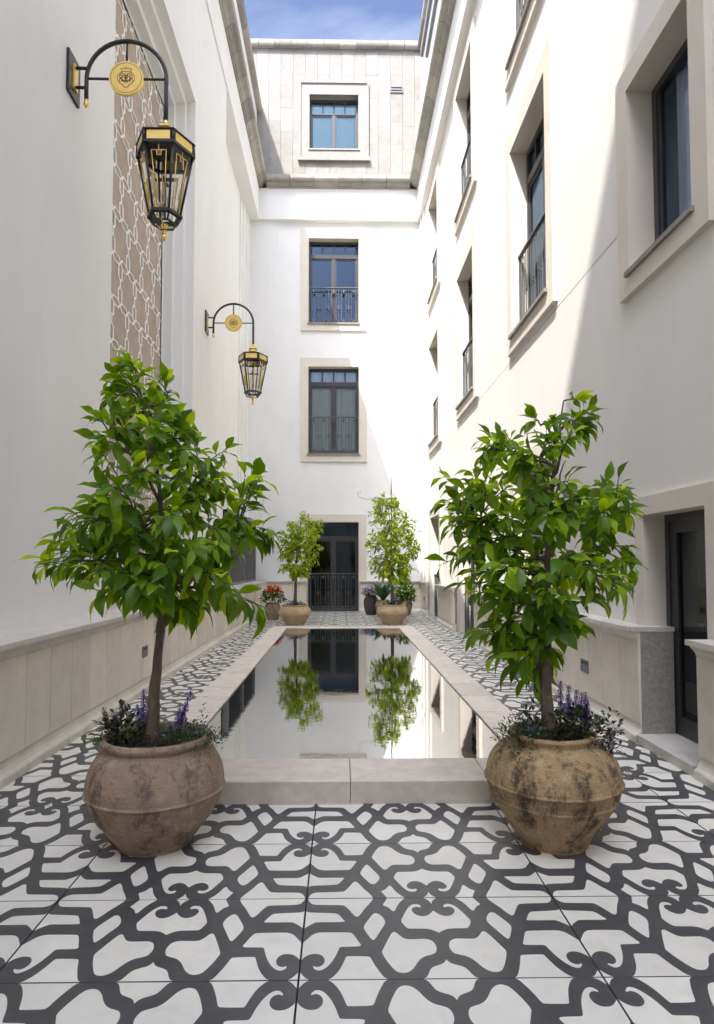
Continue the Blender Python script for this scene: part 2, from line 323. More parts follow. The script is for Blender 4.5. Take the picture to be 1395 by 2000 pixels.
mb = MB(); mb.poly([(-2.6, -2.2, -.013), (2.9, -2.2, -.013), (2.9, 16.4, -.013), (-2.6, 16.4, -.013)])
floor = tag(part('floor', mb, 'grout'), 'charcoal and ivory scroll patterned tile floor of the courtyard', 'floor', kind='structure')
tm = tile_mesh()
for i in range(-2, 3):
    for j in range(-10, 31):
        xa, ya = JX + i * TW, JY + j * TD
        if xa > POOL['ox0'] + .02 and xa + TW < POOL['ox1'] - .02 and ya > POOL['oy0'] + .02 and ya + TD < POOL['oy1'] - .02: continue
        if ya > 16.2: continue
        # rows alternate: the curls meet at the joint on every other row line
        flip = (j % 2 == 0)
        if flip: link('tile', tm, floor, (xa + TW, ya + TD, R.uniform(-.0004, .0004)), pi)
        else: link('tile', tm, floor, (xa, ya, R.uniform(-.0004, .0004)))

# ------------------------------------------------------------------ pool
pool = tag(empty('reflecting_pool', (0.045, 7.2, 0)), 'low rectangular reflecting pool with pale stone coping down the courtyard', 'pool')
def P_(x, y, z): return (x - .045, y - 7.2, z)
P = POOL
def stone(mb, x0, x1, y0, y1, z0, z1, c=.004):
    g = .0015; x0 += g; x1 -= g; y0 += g; y1 -= g
    k = len(mb.v)
    for (i, z) in ((0, z0), (0, z1 - c), (c, z1)):
        mb.v += [P_(x0 + i, y0 + i, z), P_(x1 - i, y0 + i, z), P_(x1 - i, y1 - i, z), P_(x0 + i, y1 - i, z)]
    for a in (0, 4):
        for q in range(4):
            r = (q + 1) % 4; mb.f.append((k + a + q, k + a + r, k + a + 4 + r, k + a + 4 + q)); mb.m.append(0); mb.sm.append(False)
    mb.f.append((k + 8, k + 9, k + 10, k + 11)); mb.m.append(0); mb.sm.append(False)
def coping(x0, x1, y0, y1):
    m_ = MB(); stone(m_, x0, x1, y0, y1, 0, P['z'] + R.uniform(-.0006, .0006)); part('coping_stone', m_, 'pool_stone', pool)
xs = [P['ox0'], -.665, .053, .768, P['ox1']]
for a, b in zip(xs, xs[1:]): coping(a, b, P['oy0'], P['y0']); coping(a, b, P['y1'], P['oy1'])
n_ = 13
for k in range(n_):
    a = P['y0'] + (P['y1'] - P['y0']) * k / n_; b = P['y0'] + (P['y1'] - P['y0']) * (k + 1) / n_
    coping(P['ox0'], P['x0'], a, b); coping(P['x1'], P['ox1'], a, b)
mb = MB(); mb.box(P['x0'] + .002 - .045, P['x1'] - .002 - .045, P['y0'] + .002 - 7.2, P['y1'] - .002 - 7.2, -.005, .09); part('basin', mb, 'basin', pool)
mb = MB(); g = .008
mb.box(P['x0'] + g, P['x1'] - g, P['y0'] + g, P['y1'] - g, .092, .104)
tag(part('water', mb, 'water'), 'still dark water mirroring the trees and facade', 'water', kind='structure')

# ------------------------------------------------------------------ window and door parts
def railing_mesh(w, h):
    def f():
        mb = MB(); t = .011
        def bar(x, z0, z1, r=t): mb.box(x - r / 2, x + r / 2, -r / 2, r / 2, z0, z1)
        def hb(x0, x1, z, r=t): mb.box(x0, x1, -r / 2 + .001, r / 2 - .001, z - r / 2, z + r / 2)
        mb.box(-w / 2, w / 2, -.022, .022, h - .022, h); mb.box(-w / 2, w / 2, -.012, .012, .035, .058)
        mb.box(-w / 2, -w / 2 + .02, -.012, .012, 0, h - .02); mb.box(w / 2 - .02, w / 2, -.012, .012, 0, h - .02)
        n = 5; pitch = w / n
        for k in range(n):
            c = -w / 2 + pitch * (k + .5); lw = pitch * .235
            bar(c - lw, .11, h - .085); bar(c + lw, .11, h - .085); hb(c - lw, c + lw, h - .085); hb(c - lw, c + lw, .11)
            bar(c, h - .085, h - .02); bar(c, .05, .11)
            mb.poly([(c - .028, -.006, h - .11), (c, -.006, h - .15), (c + .028, -.006, h - .11), (c, -.006, h - .075)]); mb.poly([(c - .022, -.006, .10), (c, -.006, .07), (c + .022, -.006, .10), (c, -.006, .145)])
            if k < n - 1:
                x = c + pitch / 2; bar(x, .05, h - .02); hb(c + lw, c + pitch - lw, h * .5); hb(c + lw, c + pitch - lw, h * .44, t * .8)
                mb.box(x - .016, x + .016, -.008, .008, h * .455, h * .485)
        return mb.mesh('railing', 'iron')
    return cached(('rail', w, h), f)
def frame_mesh(w, h, zt, zl):
    """zt: underside of the transom, zl: its top"""
    def f():
        mb = MB(); s = .055; y0, y1 = 0.0, .06; c = .075
        mb.box(-w / 2, -w / 2 + s, y0, y1, 0, h); mb.box(w / 2 - s, w / 2, y0, y1, 0, h)
        mb.box(-w / 2 + s, w / 2 - s, y0, y1, h - .075, h); mb.box(-w / 2 + s, w / 2 - s, y0, y1, 0, .05)
        mb.box(-w / 2 + s, w / 2 - s, y0 - .008, y1, zt, zl)
        mb.box(-c / 2, c / 2, y0 - .004, y1, .05, zt)
        for k in range(1, 4): mb.box(-w / 2 + s + (w - 2 * s) * k / 4 - .018, -w / 2 + s + (w - 2 * s) * k / 4 + .018, y0, y1, zl, h - .075)
        for sx in (-1, 1):      # the casement's own rails, a little behind
            a, b = sorted((sx * c / 2, sx * (w / 2 - s)))
            mb.box(a, a + .03, .012, .05, .05, zt); mb.box(b - .03, b, .012, .05, .05, zt); mb.box(a + .03, b - .03, .012, .05, .05, .12); mb.box(a + .03, b - .03, .012, .05, zt - .035, zt)
        return mb.mesh('window_frame', 'bronze')
    return cached(('frame', w, h), f)
def quad_pane(w, h, m='glass'):
    def f():
        mb = MB(); mb.poly([(-w / 2, 0, 0), (w / 2, 0, 0), (w / 2, 0, h), (-w / 2, 0, h)]); return mb.mesh('pane', m)
    return cached(('pane', round(w, 3), round(h, 3), m), f)
def ring_mesh(w, h, sides, top, bottom, y0, y1, m, steps=0):
    def f():
        mb = MB()
        mb.box(-w / 2 - sides, -w / 2, y0, y1, -bottom, h + top); mb.box(w / 2, w / 2 + sides, y0, y1, -bottom, h + top)
        mb.box(-w / 2, w / 2, y0, y1, h, h + top)
        if bottom: mb.box(-w / 2, w / 2, y0, y1, -bottom, 0)
        if steps:      # an inner raised fillet
            e = .05; o = .10
            mb.box(-w / 2 - sides + 0, -w / 2 - sides + e, y0 - .03, y0, -bottom, h + top); mb.box(w / 2 + sides - e, w / 2 + sides, y0 - .03, y0, -bottom, h + top)
            mb.box(-w / 2 - sides + e, w / 2 + sides - e, y0 - .03, y0, h + top - e, h + top)
            mb.box(-w / 2 - sides - .03, w / 2 + sides + .03, y0 - .06, y0, -bottom - .05, -bottom + .06)
        return mb.mesh('surround', m)
    return cached(('ring', w, h, sides, top, bottom, y0, y1, m), f)
def curtain_mesh(w, h, m, amp=.02, n=90, cov=1.0):
    def f():
        mb = MB(); k = []
        rr = random.Random(3)
        ph = [rr.uniform(0, 6) for _ in range(4)]
        for i in range(n + 1):
            x = -w / 2 + w * i / n
            y = amp * (sin(x * 38 + ph[0]) + .6 * sin(x * 61 + ph[1])) * .6
            mb.v += [(x, y, 0), (x * .995, y * .8, h)]
        for i in range(n):
            if .47 < i / n < .53 and cov < 1: continue
            mb.f.append((2 * i, 2 * i + 2, 2 * i + 3, 2 * i + 1)); mb.m.append(0); mb.sm.append(True)
        return mb.mesh('curtain', m)
    return cached(('cur', w, h, m), f)
def opening(parent, loc, rz, w, h, kind='window', rail=None, ring=None, curtain=None, name='window', sill=True):
    zt, zl = h * .80, h * .845
    if kind == 'block': zt, zl = h * .72, h * .735
    o = link(name, frame_mesh(w, h, zt, zl), parent, Vector(loc) + Matrix.Rotation(rz, 3, 'Z') @ Vector((0, .16, 0)), rz)
    for sx in (-1, 1):
        a, b = sorted((sx * .0675, sx * (w / 2 - .085)))
        link('pane', quad_pane(b - a, zt - .155, 'glass_door' if name == 'door' else 'glass'), o, ((a + b) / 2, .028, .12))
    q = (w - .11) / 4
    for k in range(4): link('pane', quad_pane(q - .036, h - .075 - zl), o, (-w / 2 + .055 + q * (k + .5), .028, zl))
    if ring: link('surround', ring_mesh(w, h, *ring), o, (0, -.16, 0))
    if sill:
        link('sill', cached(('sill', w), lambda: (lambda mb: (mb.box(-w / 2 - .035, w / 2 + .035, -.085, .159, -.04, -.001), mb.mesh('sill', 'sill'))[1])(MB())), o, (0, -.16, .0))
    if rail: link('railing', railing_mesh(w - .01, rail), o, (0, -.10, .004))
    if curtain: link('curtain', curtain_mesh(w - .05, h - .06, curtain), o, (0, .11, .03))
    return o
RING = (.197, .23, .20, -.05, .22, 'cream')
DRING = (.197, .197, 0, -.045, .22, 'cream')

# ------------------------------------------------------------------ stone courses shared by the wings
BASE = [(.05, 0), (.05, .045), (.044, .055), (.030, .066), (.020, .085), (.014, .105), (.010, .118), (.014, .13), (-.03, .13), (-.03, 0)]
LEDGE = [(.085, .757), (.085, .787), (-.265, .787), (-.265, .757)]
COVE = [(-.03, .69), (.022, .69), (.024, .705), (.034, .722), (.052, .740), (.060, .7565), (-.03, .7565)]
CORN = [(-.1, 10.97), (.03, 10.97), (.035, 11.01), (.06, 11.015), (.10, 11.06), (.115, 11.065), (.12, 11.09), (.20, 11.10), (.215, 11.13), (.215, 11.215), (.19, 11.235), (-.1, 11.26)]
def run(name, prof, m, parent, place, u0, u1, step, gap=.002):
    """a course of stones: place(u) -> location and rotation of the stone that starts at u"""
    n = max(1, round((u1 - u0) / step)); L = (u1 - u0) / n
    def f():
        mb = MB(); mb.extrude(prof, gap / 2, L - gap / 2); return mb.mesh(name, m)
    me = cached((name, m, round(L, 4), tuple(prof)), f)
    for k in range(n):
        loc, rz = place(u0 + k * L, L); link(name, me, parent, loc, rz)
def slab_mesh(w, h, t, m):
    def f():
        mb = MB(); g = .002; c = .0025
        a = [(g, 0), (w - g, 0), (w - g, h), (g, h)]; b = [(g + c, c), (w - g - c, c), (w - g - c, h - c), (g + c, h - c)]
        mb.poly([(x, -t, z) for x, z in b])
        for i in range(4):
            j = (i + 1) % 4
            mb.poly([(a[i][0], -t + c, a[i][1]), (a[j][0], -t + c, a[j][1]), (b[j][0], -t, b[j][1]), (b[i][0], -t, b[i][1])])
            mb.poly([(a[i][0], 0, a[i][1]), (a[j][0], 0, a[j][1]), (a[j][0], -t + c, a[j][1]), (a[i][0], -t + c, a[i][1])])
        return mb.mesh('stone_slab', m)
    return cached(('slab', round(w, 4), round(h, 4), t, m), f)
def side_place(x, rz):       # stones along a side wall
    if rz == LEFT: return lambda u, L: ((x, u, 0), LEFT)
    return lambda u, L: ((x, u + L, 0), RIGHT)
def back_place(y): return lambda u, L: ((u, y, 0), BACK)
def plinth(parent, place, u0, u1, core, step=.32):
    n = max(1, round((u1 - u0) / step)); L = (u1 - u0) / n
    me = slab_mesh(L, .556, .022, 'slab')
    for k in range(n):
        loc, rz = place(u0 + k * L, L); link('stone_slab', me, parent, (loc[0], loc[1], .132), rz)
    run('base_stone', BASE, 'moulding', parent, place, u0, u1, .64)
    run('cove_stone', COVE, 'moulding', parent, place, u0, u1, .64)
    run('ledge_stone', LEDGE, 'ledge', parent, place, u0, u1, .64, .0015)
    mb = MB(); mb.box(*core, 0.001, .756); part('plinth_core', mb, 'mortar', parent)

# ================================================================== left wing
XL = -2.15
lw = tag(empty('stucco_building', (-2.15, 7.0, 0)), 'white stucco wing on the left with a tall brown latticed panel', 'building')
LO = Vector((2.15, -7.0, 0))
def lpart(name, mb, m):
    mb.v = [tuple(Vector(p) + LO) for p in mb.v]; return part(name, mb, m, lw)
NY0, NY1, NZ1 = 5.82, 9.07, 8.06
mb = MB()
sheet(lambda u, v: (XL, u, v), -1.95, 11.5, .78, 10.2, [(NY0, NY1, .78, NZ1)], mb)
for xa, xb, ya, yb in ((XL, XL - .05, 11.5, 11.76), (XL - .05, XL - .11, 11.76, 12.08), (XL - .11, -2.43, 12.08, 16.1)):
    mb.poly([(xa, ya, .78), (xb, ya, .78), (xb, ya, 10.2), (xa, ya, 10.2)])
    mb.poly([(xb, ya, .78), (xb, yb, .78), (xb, yb, 10.2), (xb, ya, 10.2)])
lpart('wall', mb, 'stucco')
mb = MB()      # corner pilaster fillets in the recess
for k, ya in enumerate((14.85, 15.15, 15.55)): mb.box(-2.45, -2.405 + k * .025, ya, 16.1 - .001 * k, .79, 10.15 - .001 * k)
lpart('corner_pilaster', mb, 'stucco')
mb = MB(); mb.box(-2.6, XL + .03, -1.95, 16.1, 10.15, 10.98); lpart('frieze', mb, 'stucco')
mb = MB(); ins, dep = .10, .13
for k in range(3):
    a0, a1, t = NY0 + ins * k, NY1 - ins * k, NZ1 - ins * k
    b0, b1, s = a0 + ins, a1 - ins, t - ins
    xa, xb = XL - dep * k, XL - dep * (k + 1)
    mb.poly([(xa, a1, .78), (xb, a1, .78), (xb, a1, t), (xa, a1, t)]); mb.poly([(xa, a0, .78), (xb, a0, .78), (xb, a0, t), (xa, a0, t)])
    mb.poly([(xa, a0, t), (xa, a1, t), (xb, a1, t), (xb, a0, t)])
    sheet(lambda u, v, xb=xb: (xb, u, v), a0, a1, .78, t, [(b0, b1, .7, s)], mb)
lpart('niche_moulding', mb, 'cream' if False else 'stucco')
XP = XL - dep * 3
PY0, PY1, PZ1 = NY0 + .3, NY1 - .3, NZ1 - .3
mb = MB(); mb.box(XP - .05, XP, PY0 - .05, PY1 + .05, .76, PZ1 + .05); lpart('niche_panel', mb, 'panel')
mb = MB(); mb.box(XP + .0005, XL - .001, NY0 + .001, NY1 - .001, .757, .7868); lpart('niche_sill', mb, 'ledge')
# white interlaced lattice: a brick bond whose edges are slim hexagon links
mb = MB(); lwid, lth = .031, .008
def strip(a, b):
    (ya, za), (yb, zb) = a, b
    def inside(y, z): return PY0 <= y <= PY1 and .79 <= z <= PZ1
    if not (inside(ya, za) and inside(yb, zb)):
        # clip by halving
        n = 12; pts = [(ya + (yb - ya) * i / n, za + (zb - za) * i / n) for i in range(n + 1)]; ok = [p for p in pts if inside(*p)]
        if len(ok) < 2: return
        (ya, za), (yb, zb) = ok[0], ok[-1]
    d = Vector((yb - ya, zb - za)); L = d.length
    if L < 1e-4: return
    d /= L; wd_ = lwid * (.5 + .5 * abs(d.y)); n = Vector((-d.y, d.x)) * wd_ / 2; e = d * wd_ * .45
    c = [(ya - e.x + n.x, za - e.y + n.y), (yb + e.x + n.x, zb + e.y + n.y), (yb + e.x - n.x, zb + e.y - n.y), (ya - e.x - n.x, za - e.y - n.y)]
    x0, x1 = XP + .001, XP + lth + R.uniform(0, .0012)
    mb.poly([(x1, *p) for p in c])
    for i in range(4): j = (i + 1) % 4; mb.poly([(x0, *c[i]), (x0, *c[j]), (x1, *c[j]), (x1, *c[i])])
hp, vp = .2505, .5; n0y, n0z = 7.136, 4.68
def hexlink(p, q, wd, pinch):
    p, q = Vector(p), Vector(q); d = (q - p).normalized(); n = Vector((-d.y, d.x)) * wd / 2
    a, b = p + d * pinch, q - d * pinch
    pl = [p, a + n, b + n, q]; mi = [p, a - n, b - n, q]
    for ch in (pl, mi):
        for s, t in zip(ch, ch[1:]): strip(tuple(s), tuple(t))
for r in range(-9, 8):
    z = n0z + r * vp
    for c in range(-6, 9):
        y = n0y + c * hp; down = (c + r) % 2 == 0
        hexlink((y, z), (y + hp, z), .092, .055)
        if down:
            hexlink((y, z), (y, z - .215), .112, .045); strip((y, z - .215), (y, z - .285)); hexlink((y, z - .285), (y, z - vp), .112, .045)
lpart('lattice', mb, 'lattice')
plinth_place = side_place(-1.885 - XL, LEFT)
def lplace(x):
    f = side_place(x, LEFT)
    def g(u, L):
        loc, rz = f(u, L); return ((loc[0] + LO.x, loc[1] + LO.y, 0), rz)
    return g
plinth(lw, lplace(-1.885), -1.95, 15.93, (-2.14 + LO.x, -1.89 + LO.x, -1.95 + LO.y, 16.0 + LO.y))
run('cornice_stone', CORN, 'cornice', lw, lplace(XL + .03), -1.95, 16.08, .62, .012)
mb = MB(); mb.box(-2.6, -2.30, -1.95, 16.78, 11.2, 13.62); lpart('attic_wall', mb, 'stucco')
COP = [(-.35, 0), (.11, 0), (.13, .03), (.14, .07), (.14, .15), (.10, .165), (-.35, .165)]
run('attic_coping', [(a, z + 13.615) for a, z in COP], 'cornice', lw, lplace(-2.30), -1.95, 16.78, .9, .012)
mb = MB(); mb.box(-9, -2.61, -1.95, 16.78, 13.4, 13.6); mb.box(-9.2, -9, -1.95, 16.78, -.01, 13.6); mb.box(-9, -2.6, -2.1, -1.95, -.01, 13.6); lpart('roof', mb, 'roof')
# louvred screen low in the recess
mb = MB(); y0, y1, z0, z1 = 12.12, 15.9, .79, 2.27
for ya, yb in ((y0, y0 + .06), (y1 - .06, y1), ((y0 + y1) / 2 - .03, (y0 + y1) / 2 + .03)): mb.box(-2.24, -2.13, ya, yb, z0, z1)
mb.box(-2.239, -2.131, y0, y1, z1 - .06, z1 + .001); mb.box(-2.239, -2.131, y0, y1, z0 - .002, z0 + .05)
scr = lpart('louvre_screen', mb, 'louvre')
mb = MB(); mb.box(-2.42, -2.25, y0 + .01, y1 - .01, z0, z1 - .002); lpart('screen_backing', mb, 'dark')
def slat_f():
    mb = MB(); mb.poly([(0, .06, 0), (0, 1.80, 0), (-.07, 1.80, .05), (-.07, .06, .05)]); mb.poly([(0, .06, -.006), (0, 1.80, -.006), (0, 1.80, 0), (0, .06, 0)]); return mb.mesh('slat', 'louvre')
sm_ = slat_f()
for k in range(26):
    for ya in (y0, (y0 + y1) / 2 - .0): link('slat', sm_, scr, (-2.145 + LO.x, ya + LO.y, z0 + .07 + k * .052))
# step light in the plinth
def step_light(parent, loc, rz):
    def f():
        mb = MB(); w, h = .16, .105
        mb.box(-w / 2, -w / 2 + .012, -.006, .03, -h / 2, h / 2); mb.box(w / 2 - .012, w / 2, -.006, .03, -h / 2, h / 2); mb.box(-w / 2, w / 2, -.0055, .03, h / 2 - .012, h / 2 - .0003); mb.box(-w / 2, w / 2, -.0055, .03, -h / 2 + .0003, -h / 2 + .012)
        mb.box(-w / 2, w / 2, -.004, .03, -.006, .014); mb.poly([(-w / 2, -.0045, 0), (w / 2, -.0045, 0), (w / 2, -.001, -h / 2), (-w / 2, -.001, -h / 2)]); mb.poly([(-w / 2, -.0012, 0), (w / 2, -.0012, 0), (w / 2, -.0012, h / 2), (-w / 2, -.0012, h / 2)], 1)
        return mb.mesh('step_light', ['louvre', 'black'])
    return link('step_light', cached('steplight', f), parent, loc, rz)

# ================================================================== back wing
YB = 16.1
bw = tag(empty('stucco_building', (0, 16.1, 0)), 'back wing facing the viewer with a stone clad attic block', 'building')
BO = Vector((0, -16.1, 0))
def bpart(name, mb, m):
    mb.v = [tuple(Vector(p) + BO) for p in mb.v]; return part(name, mb, m, bw)
CXW = -.178; WW = 1.308
holes = [(CXW - WW / 2, CXW + WW / 2, 4.038, 6.31), (CXW - WW / 2, CXW + WW / 2, 7.456, 9.702), (-.835, .47, -.1, 2.28)]
mb = MB(); sheet(lambda u, v: (u, YB, v), -2.46, 2.4, 0, 10.2, holes, mb); bpart('wall', mb, 'stucco')
mb = MB()
for k, xb in enumerate((-1.62, -1.70, -1.80)): mb.box(-2.44, xb, YB - .012 * (k + 1), YB + .01, .79, 10.15 - .002 * k)
bpart('corner_pilaster', mb, 'stucco')
mb = MB(); mb.box(-2.44, 2.3, YB - .13, YB + .5, 10.152, 10.98); bpart('frieze', mb, 'stucco')
def bplace(y):
    return lambda u, L: ((u, y + BO.y, 0), BACK)
run('cornice_stone', CORN, 'cornice', bw, bplace(YB - .13), -1.93, 1.80, .62, .012)
opening(bw, (CXW, 0, 4.038), BACK, WW, 6.31 - 4.038, rail=.98, ring=RING, curtain='curtain')
opening(bw, (CXW, 0, 7.456), BACK, WW, 9.702 - 7.456, rail=.98, ring=RING)
opening(bw, (-.1825, 0, 0.004), BACK, 1.305, 2.276, rail=.97, ring=DRING, name='door', sill=False)
plinth(bw, bplace(15.935), -1.90, -.86, (-1.9, -.865, 15.94 + BO.y, 16.095 + BO.y))
plinth(bw, bplace(15.935), .50, 2.05, (.505, 2.1, 15.94 + BO.y, 16.095 + BO.y))
# stone clad attic block, set back
YK = 16.8
bx0, bx1, bz0, bz1 = -.856, .485, 12.565, 14.104
mb = MB(); sheet(lambda u, v: (u, YK, v), -3.2, 3.0, 11.0, 15.5, [(bx0, bx1, bz0, bz1)], mb); bpart('attic_wall', mb, 'mortar')
mb = MB(); mb.box(-2.4, 2.3, YB - .12, YK, 11.2, 11.25); bpart('attic_terrace', mb, 'cornice')
cw, chh = .335, .655
for c in range(15):
    x = -2.65 + c * cw; z = 11.3 - R.choice((.12, .33, .5)) if c % 2 else 11.3 - .2
    z -= .35
    while z < 15.43:
        za, zb = max(z, 11.24), min(z + chh, 15.43)
        z += chh
        if zb - za < .05: continue
        segs = [(za, zb)]
        if x + cw > bx0 - .02 and x < bx1 + .02:
            segs = []
            if za < bz0: segs.append((za, min(zb, bz0)))
            if zb > bz1: segs.append((max(za, bz1), zb))
        for a, b in segs:
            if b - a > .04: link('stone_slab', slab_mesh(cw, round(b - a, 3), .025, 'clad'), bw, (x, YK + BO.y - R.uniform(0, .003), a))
run('attic_coping', [(a, z + 15.43) for a, z in COP], 'cornice', bw, bplace(YK - .02), -2.7, 2.2, .45, .012)
opening(bw, ((bx0 + bx1) / 2, YK + BO.y, bz0), BACK, bx1 - bx0, bz1 - bz0, kind='block', ring=(.285, .36, .30, -.06, .22, 'clad', 1), sill=True)
mb = MB(); mb.box(bx0, bx1, YK + .25, YK + .27, bz0 - .05, bz1 + .05); bpart('blind', mb, 'teal')
mb = MB(); x0, x1, z0, z1 = 1.37, 1.72, 14.19, 14.37
mb.box(x0, x1, YK - .04, YK - .02, z0, z1, 1)
for a in (z0, (z0 + z1) / 2 - .015, z1 - .03): mb.box(x0, x1, YK - .055, YK - .041, a, a + .03)
mb.box(x0, x0 + .02, YK - .056, YK - .04, z0, z1); mb.box(x1 - .02, x1, YK - .056, YK - .04, z0, z1)
bpart('vent', mb, ['louvre', 'black'])
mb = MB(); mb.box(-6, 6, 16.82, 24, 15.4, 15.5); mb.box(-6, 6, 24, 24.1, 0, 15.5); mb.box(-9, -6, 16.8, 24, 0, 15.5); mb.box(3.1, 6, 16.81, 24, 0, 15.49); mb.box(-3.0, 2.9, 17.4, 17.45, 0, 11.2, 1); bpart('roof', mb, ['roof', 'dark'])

# ================================================================== right wing
XR = 2.15
rw = tag(empty('stucco_building', (2.15, 7.0, 0)), 'white stucco wing on the right with rows of deep framed windows', 'building')
RO = Vector((-2.15, -7.0, 0))
def rpart(name, mb, m):
    mb.v = [tuple(Vector(p) + RO) for p in mb.v]; return part(name, mb, m, rw)
def rplace(x):
    return lambda u, L: ((x + RO.x, u + L + RO.y, 0), RIGHT)
bays = [6.925, 10.475, 14.055]
BWN = (3.65, 4.47, 3.355, 4.71); NDR = (3.62, 4.38, -.1, 1.56)
holes = [BWN, NDR, (-1.95, 16.1, 3.755, 3.762), (-1.95, 16.1, 7.19, 7.197)]
for y in bays:
    holes += [(y - WW / 2, y + WW / 2, 4.02, 6.32), (y - WW / 2, y + WW / 2, 7.46, 9.71), (y - WW / 2, y + WW / 2, -.1, 2.28)]
mb = MB(); sheet(lambda u, v: (XR, u, v), -1.95, 16.1, 0, 10.2, holes, mb)
for z in (3.755, 7.19):
    for ya, yb in (((-1.95, 3.4) if z < 4 else (-1.95, 5.9)), ((4.7, 5.9) if z < 4 else (5.9, 6.0)), (7.8, 9.5), (11.35, 13.1), (14.95, 16.1)): mb.poly([(XR + .012, ya, z - .01), (XR + .012, yb, z - .01), (XR + .012, yb, z + .02), (XR + .012, ya, z + .02)])
rpart('wall', mb, 'stucco_warm')
mb = MB()
for k, ya in enumerate((14.95, 15.35, 15.75)): mb.box(XR - .03 * (k + 1), XR + .01, ya, 16.1 - .002 * k, .79, 10.15 - .002 * k)
rpart('corner_pilaster', mb, 'stucco_warm')
mb = MB(); mb.box(2.0, 2.6, -1.95, 16.0, 10.151, 10.98); rpart('frieze', mb, 'stucco_warm')
run('cornice_stone', CORN, 'cornice', rw, rplace(2.0), -1.95, 15.95, .62, .012)
for y in bays:
    opening(rw, (0, y - 7, 4.02), RIGHT, WW, 2.30, rail=.98, ring=RING)
    opening(rw, (0, y - 7, 7.46), RIGHT, WW, 2.25, rail=.98, ring=RING)
    opening(rw, (0, y - 7, .004), RIGHT, WW, 2.276, rail=.97, ring=DRING, name='door', sill=False)
for a, b in ((-1.95, 3.60), (4.30, 6.07), (7.78, 9.62), (11.33, 13.2), (14.91, 15.93)):
    plinth(rw, rplace(2.06), a, b, (2.062 + RO.x, 2.149 + RO.x, a + .002 + RO.y, b - .002 + RO.y))
# near window, single light, deep reveal
wy = (BWN[0] + BWN[1]) / 2; ww, wh = BWN[1] - BWN[0], BWN[3] - BWN[2]
mb = MB()
mb.box(-ww / 2, -ww / 2 + .06, 0, .06, 0, wh); mb.box(ww / 2 - .06, ww / 2, 0, .06, 0, wh); mb.box(-ww / 2 + .06, ww / 2 - .06, 0, .06, wh - .06, wh); mb.box(-ww / 2 + .06, ww / 2 - .06, 0, .06, 0, .06)
mb.box(-ww / 2 + .06, -ww / 2 + .095, .015, .05, .06, wh - .06); mb.box(ww / 2 - .095, ww / 2 - .06, .015, .05, .06, wh - .06)
nw = part('window', mb, 'bronze', rw, (.15, wy - 7, BWN[2]), RIGHT)
link('pane', quad_pane(ww - .18, wh - .12), nw, (0, .028, .06))
link('surround', ring_mesh(ww, wh, .17, .17, .17, -.045, .22, 'cream'), nw, (0, -.15, 0))
link('sill', cached('nsill', lambda: (lambda m_: (m_.box(-ww / 2 - .03, ww / 2 + .03, -.07, .149, -.035, -.001), m_.mesh('sill', 'sill'))[1])(MB())), nw, (0, -.15, 0))
link('curtain', curtain_mesh(.56, wh - .06, 'lilac'), nw, (.06, .09, .03))
# near door in its deep stone reveal
dw, dh = NDR[1] - NDR[0], 1.50; dy = (NDR[0] + NDR[1]) / 2
mb = MB()
mb.box(-dw / 2, -dw / 2 + .05, 0, .06, 0, dh); mb.box(dw / 2 - .05, dw / 2, 0, .06, 0, dh); mb.box(-dw / 2 + .05, dw / 2 - .05, 0, .06, dh - .05, dh)
mb.box(-dw / 2 + .05, -dw / 2 + .13, .012, .05, .0, dh - .05); mb.box(dw / 2 - .13, dw / 2 - .05, .012, .05, .0, dh - .05); mb.box(-dw / 2 + .13, dw / 2 - .13, .012, .05, 0, .13); mb.box(-dw / 2 + .13, dw / 2 - .13, .012, .05, dh - .13, dh - .05)
nd = part('door', mb, 'bronze', rw, (.13, dy - 7, .062), RIGHT)
link('pane', quad_pane(dw - .26, dh - .26, 'glass_door'), nd, (0, .03, .13))
mb = MB(); mb.box(-dw / 2 + .03, -dw / 2 + .05, -.02, -.001, .20, .36); mb.tube([(dw / 2 - .08, -.001, .78), (dw / 2 - .08, -.045, .78), (dw / 2 - .17, -.045, .78)], .008, 8); part('handle', mb, 'louvre', nd)
link('surround', ring_mesh(dw, dh, .12, .13, 0, -.03, .13, 'cream'), nd, (0, -.13, 0))
mb = MB(); mb.box(2.02, 2.30, NDR[0] + .0, NDR[1] - .085, .001, .055); mb.box(2.012, 2.30, NDR[0] + .0, NDR[1] - .085, .0555, .066); rpart('threshold', mb, 'ledge')
mb = MB(); mb.box(2.055, 2.279, 4.292, 4.40, .001, .7565); rpart('granite_pier', mb, 'granite')
mb = MB(); mb.box(1.985, 2.279, 4.288, 4.42, .7575, .7885); rpart('pier_cap', mb, 'ledge')
mb = MB(); mb.box(2.20, 2.6, -1.95, 16.78, 11.2, 15.44); rpart('attic_wall', mb, 'stucco_warm')
run('attic_coping', [(a * .6, z + 15.43) for a, z in COP], 'cornice', rw, rplace(2.20), -1.95, 16.70, .9, .012)
for z, yb in ((14.75, 16.2), (13.98, 15.3)):
    mb = MB(); mb.box(2.13, 2.199, -1.5, yb, z, z + .09); rpart('attic_strip', mb, 'louvre')  # dark grey strips standing proud of the attic wall
mb = MB(); mb.box(2.61, 9, -1.95, 16.79, 15.3, 15.43); mb.box(9, 9.2, -1.95, 16.79, -.01, 15.43); mb.box(2.6, 9, -2.1, -1.951, -.01, 15.43); rpart('roof', mb, 'roof')
mb = MB(); mb.box(3.6, 3.65, -1.9, 16.7, 0, 11, 0); rpart('inner_wall', mb, 'dark')
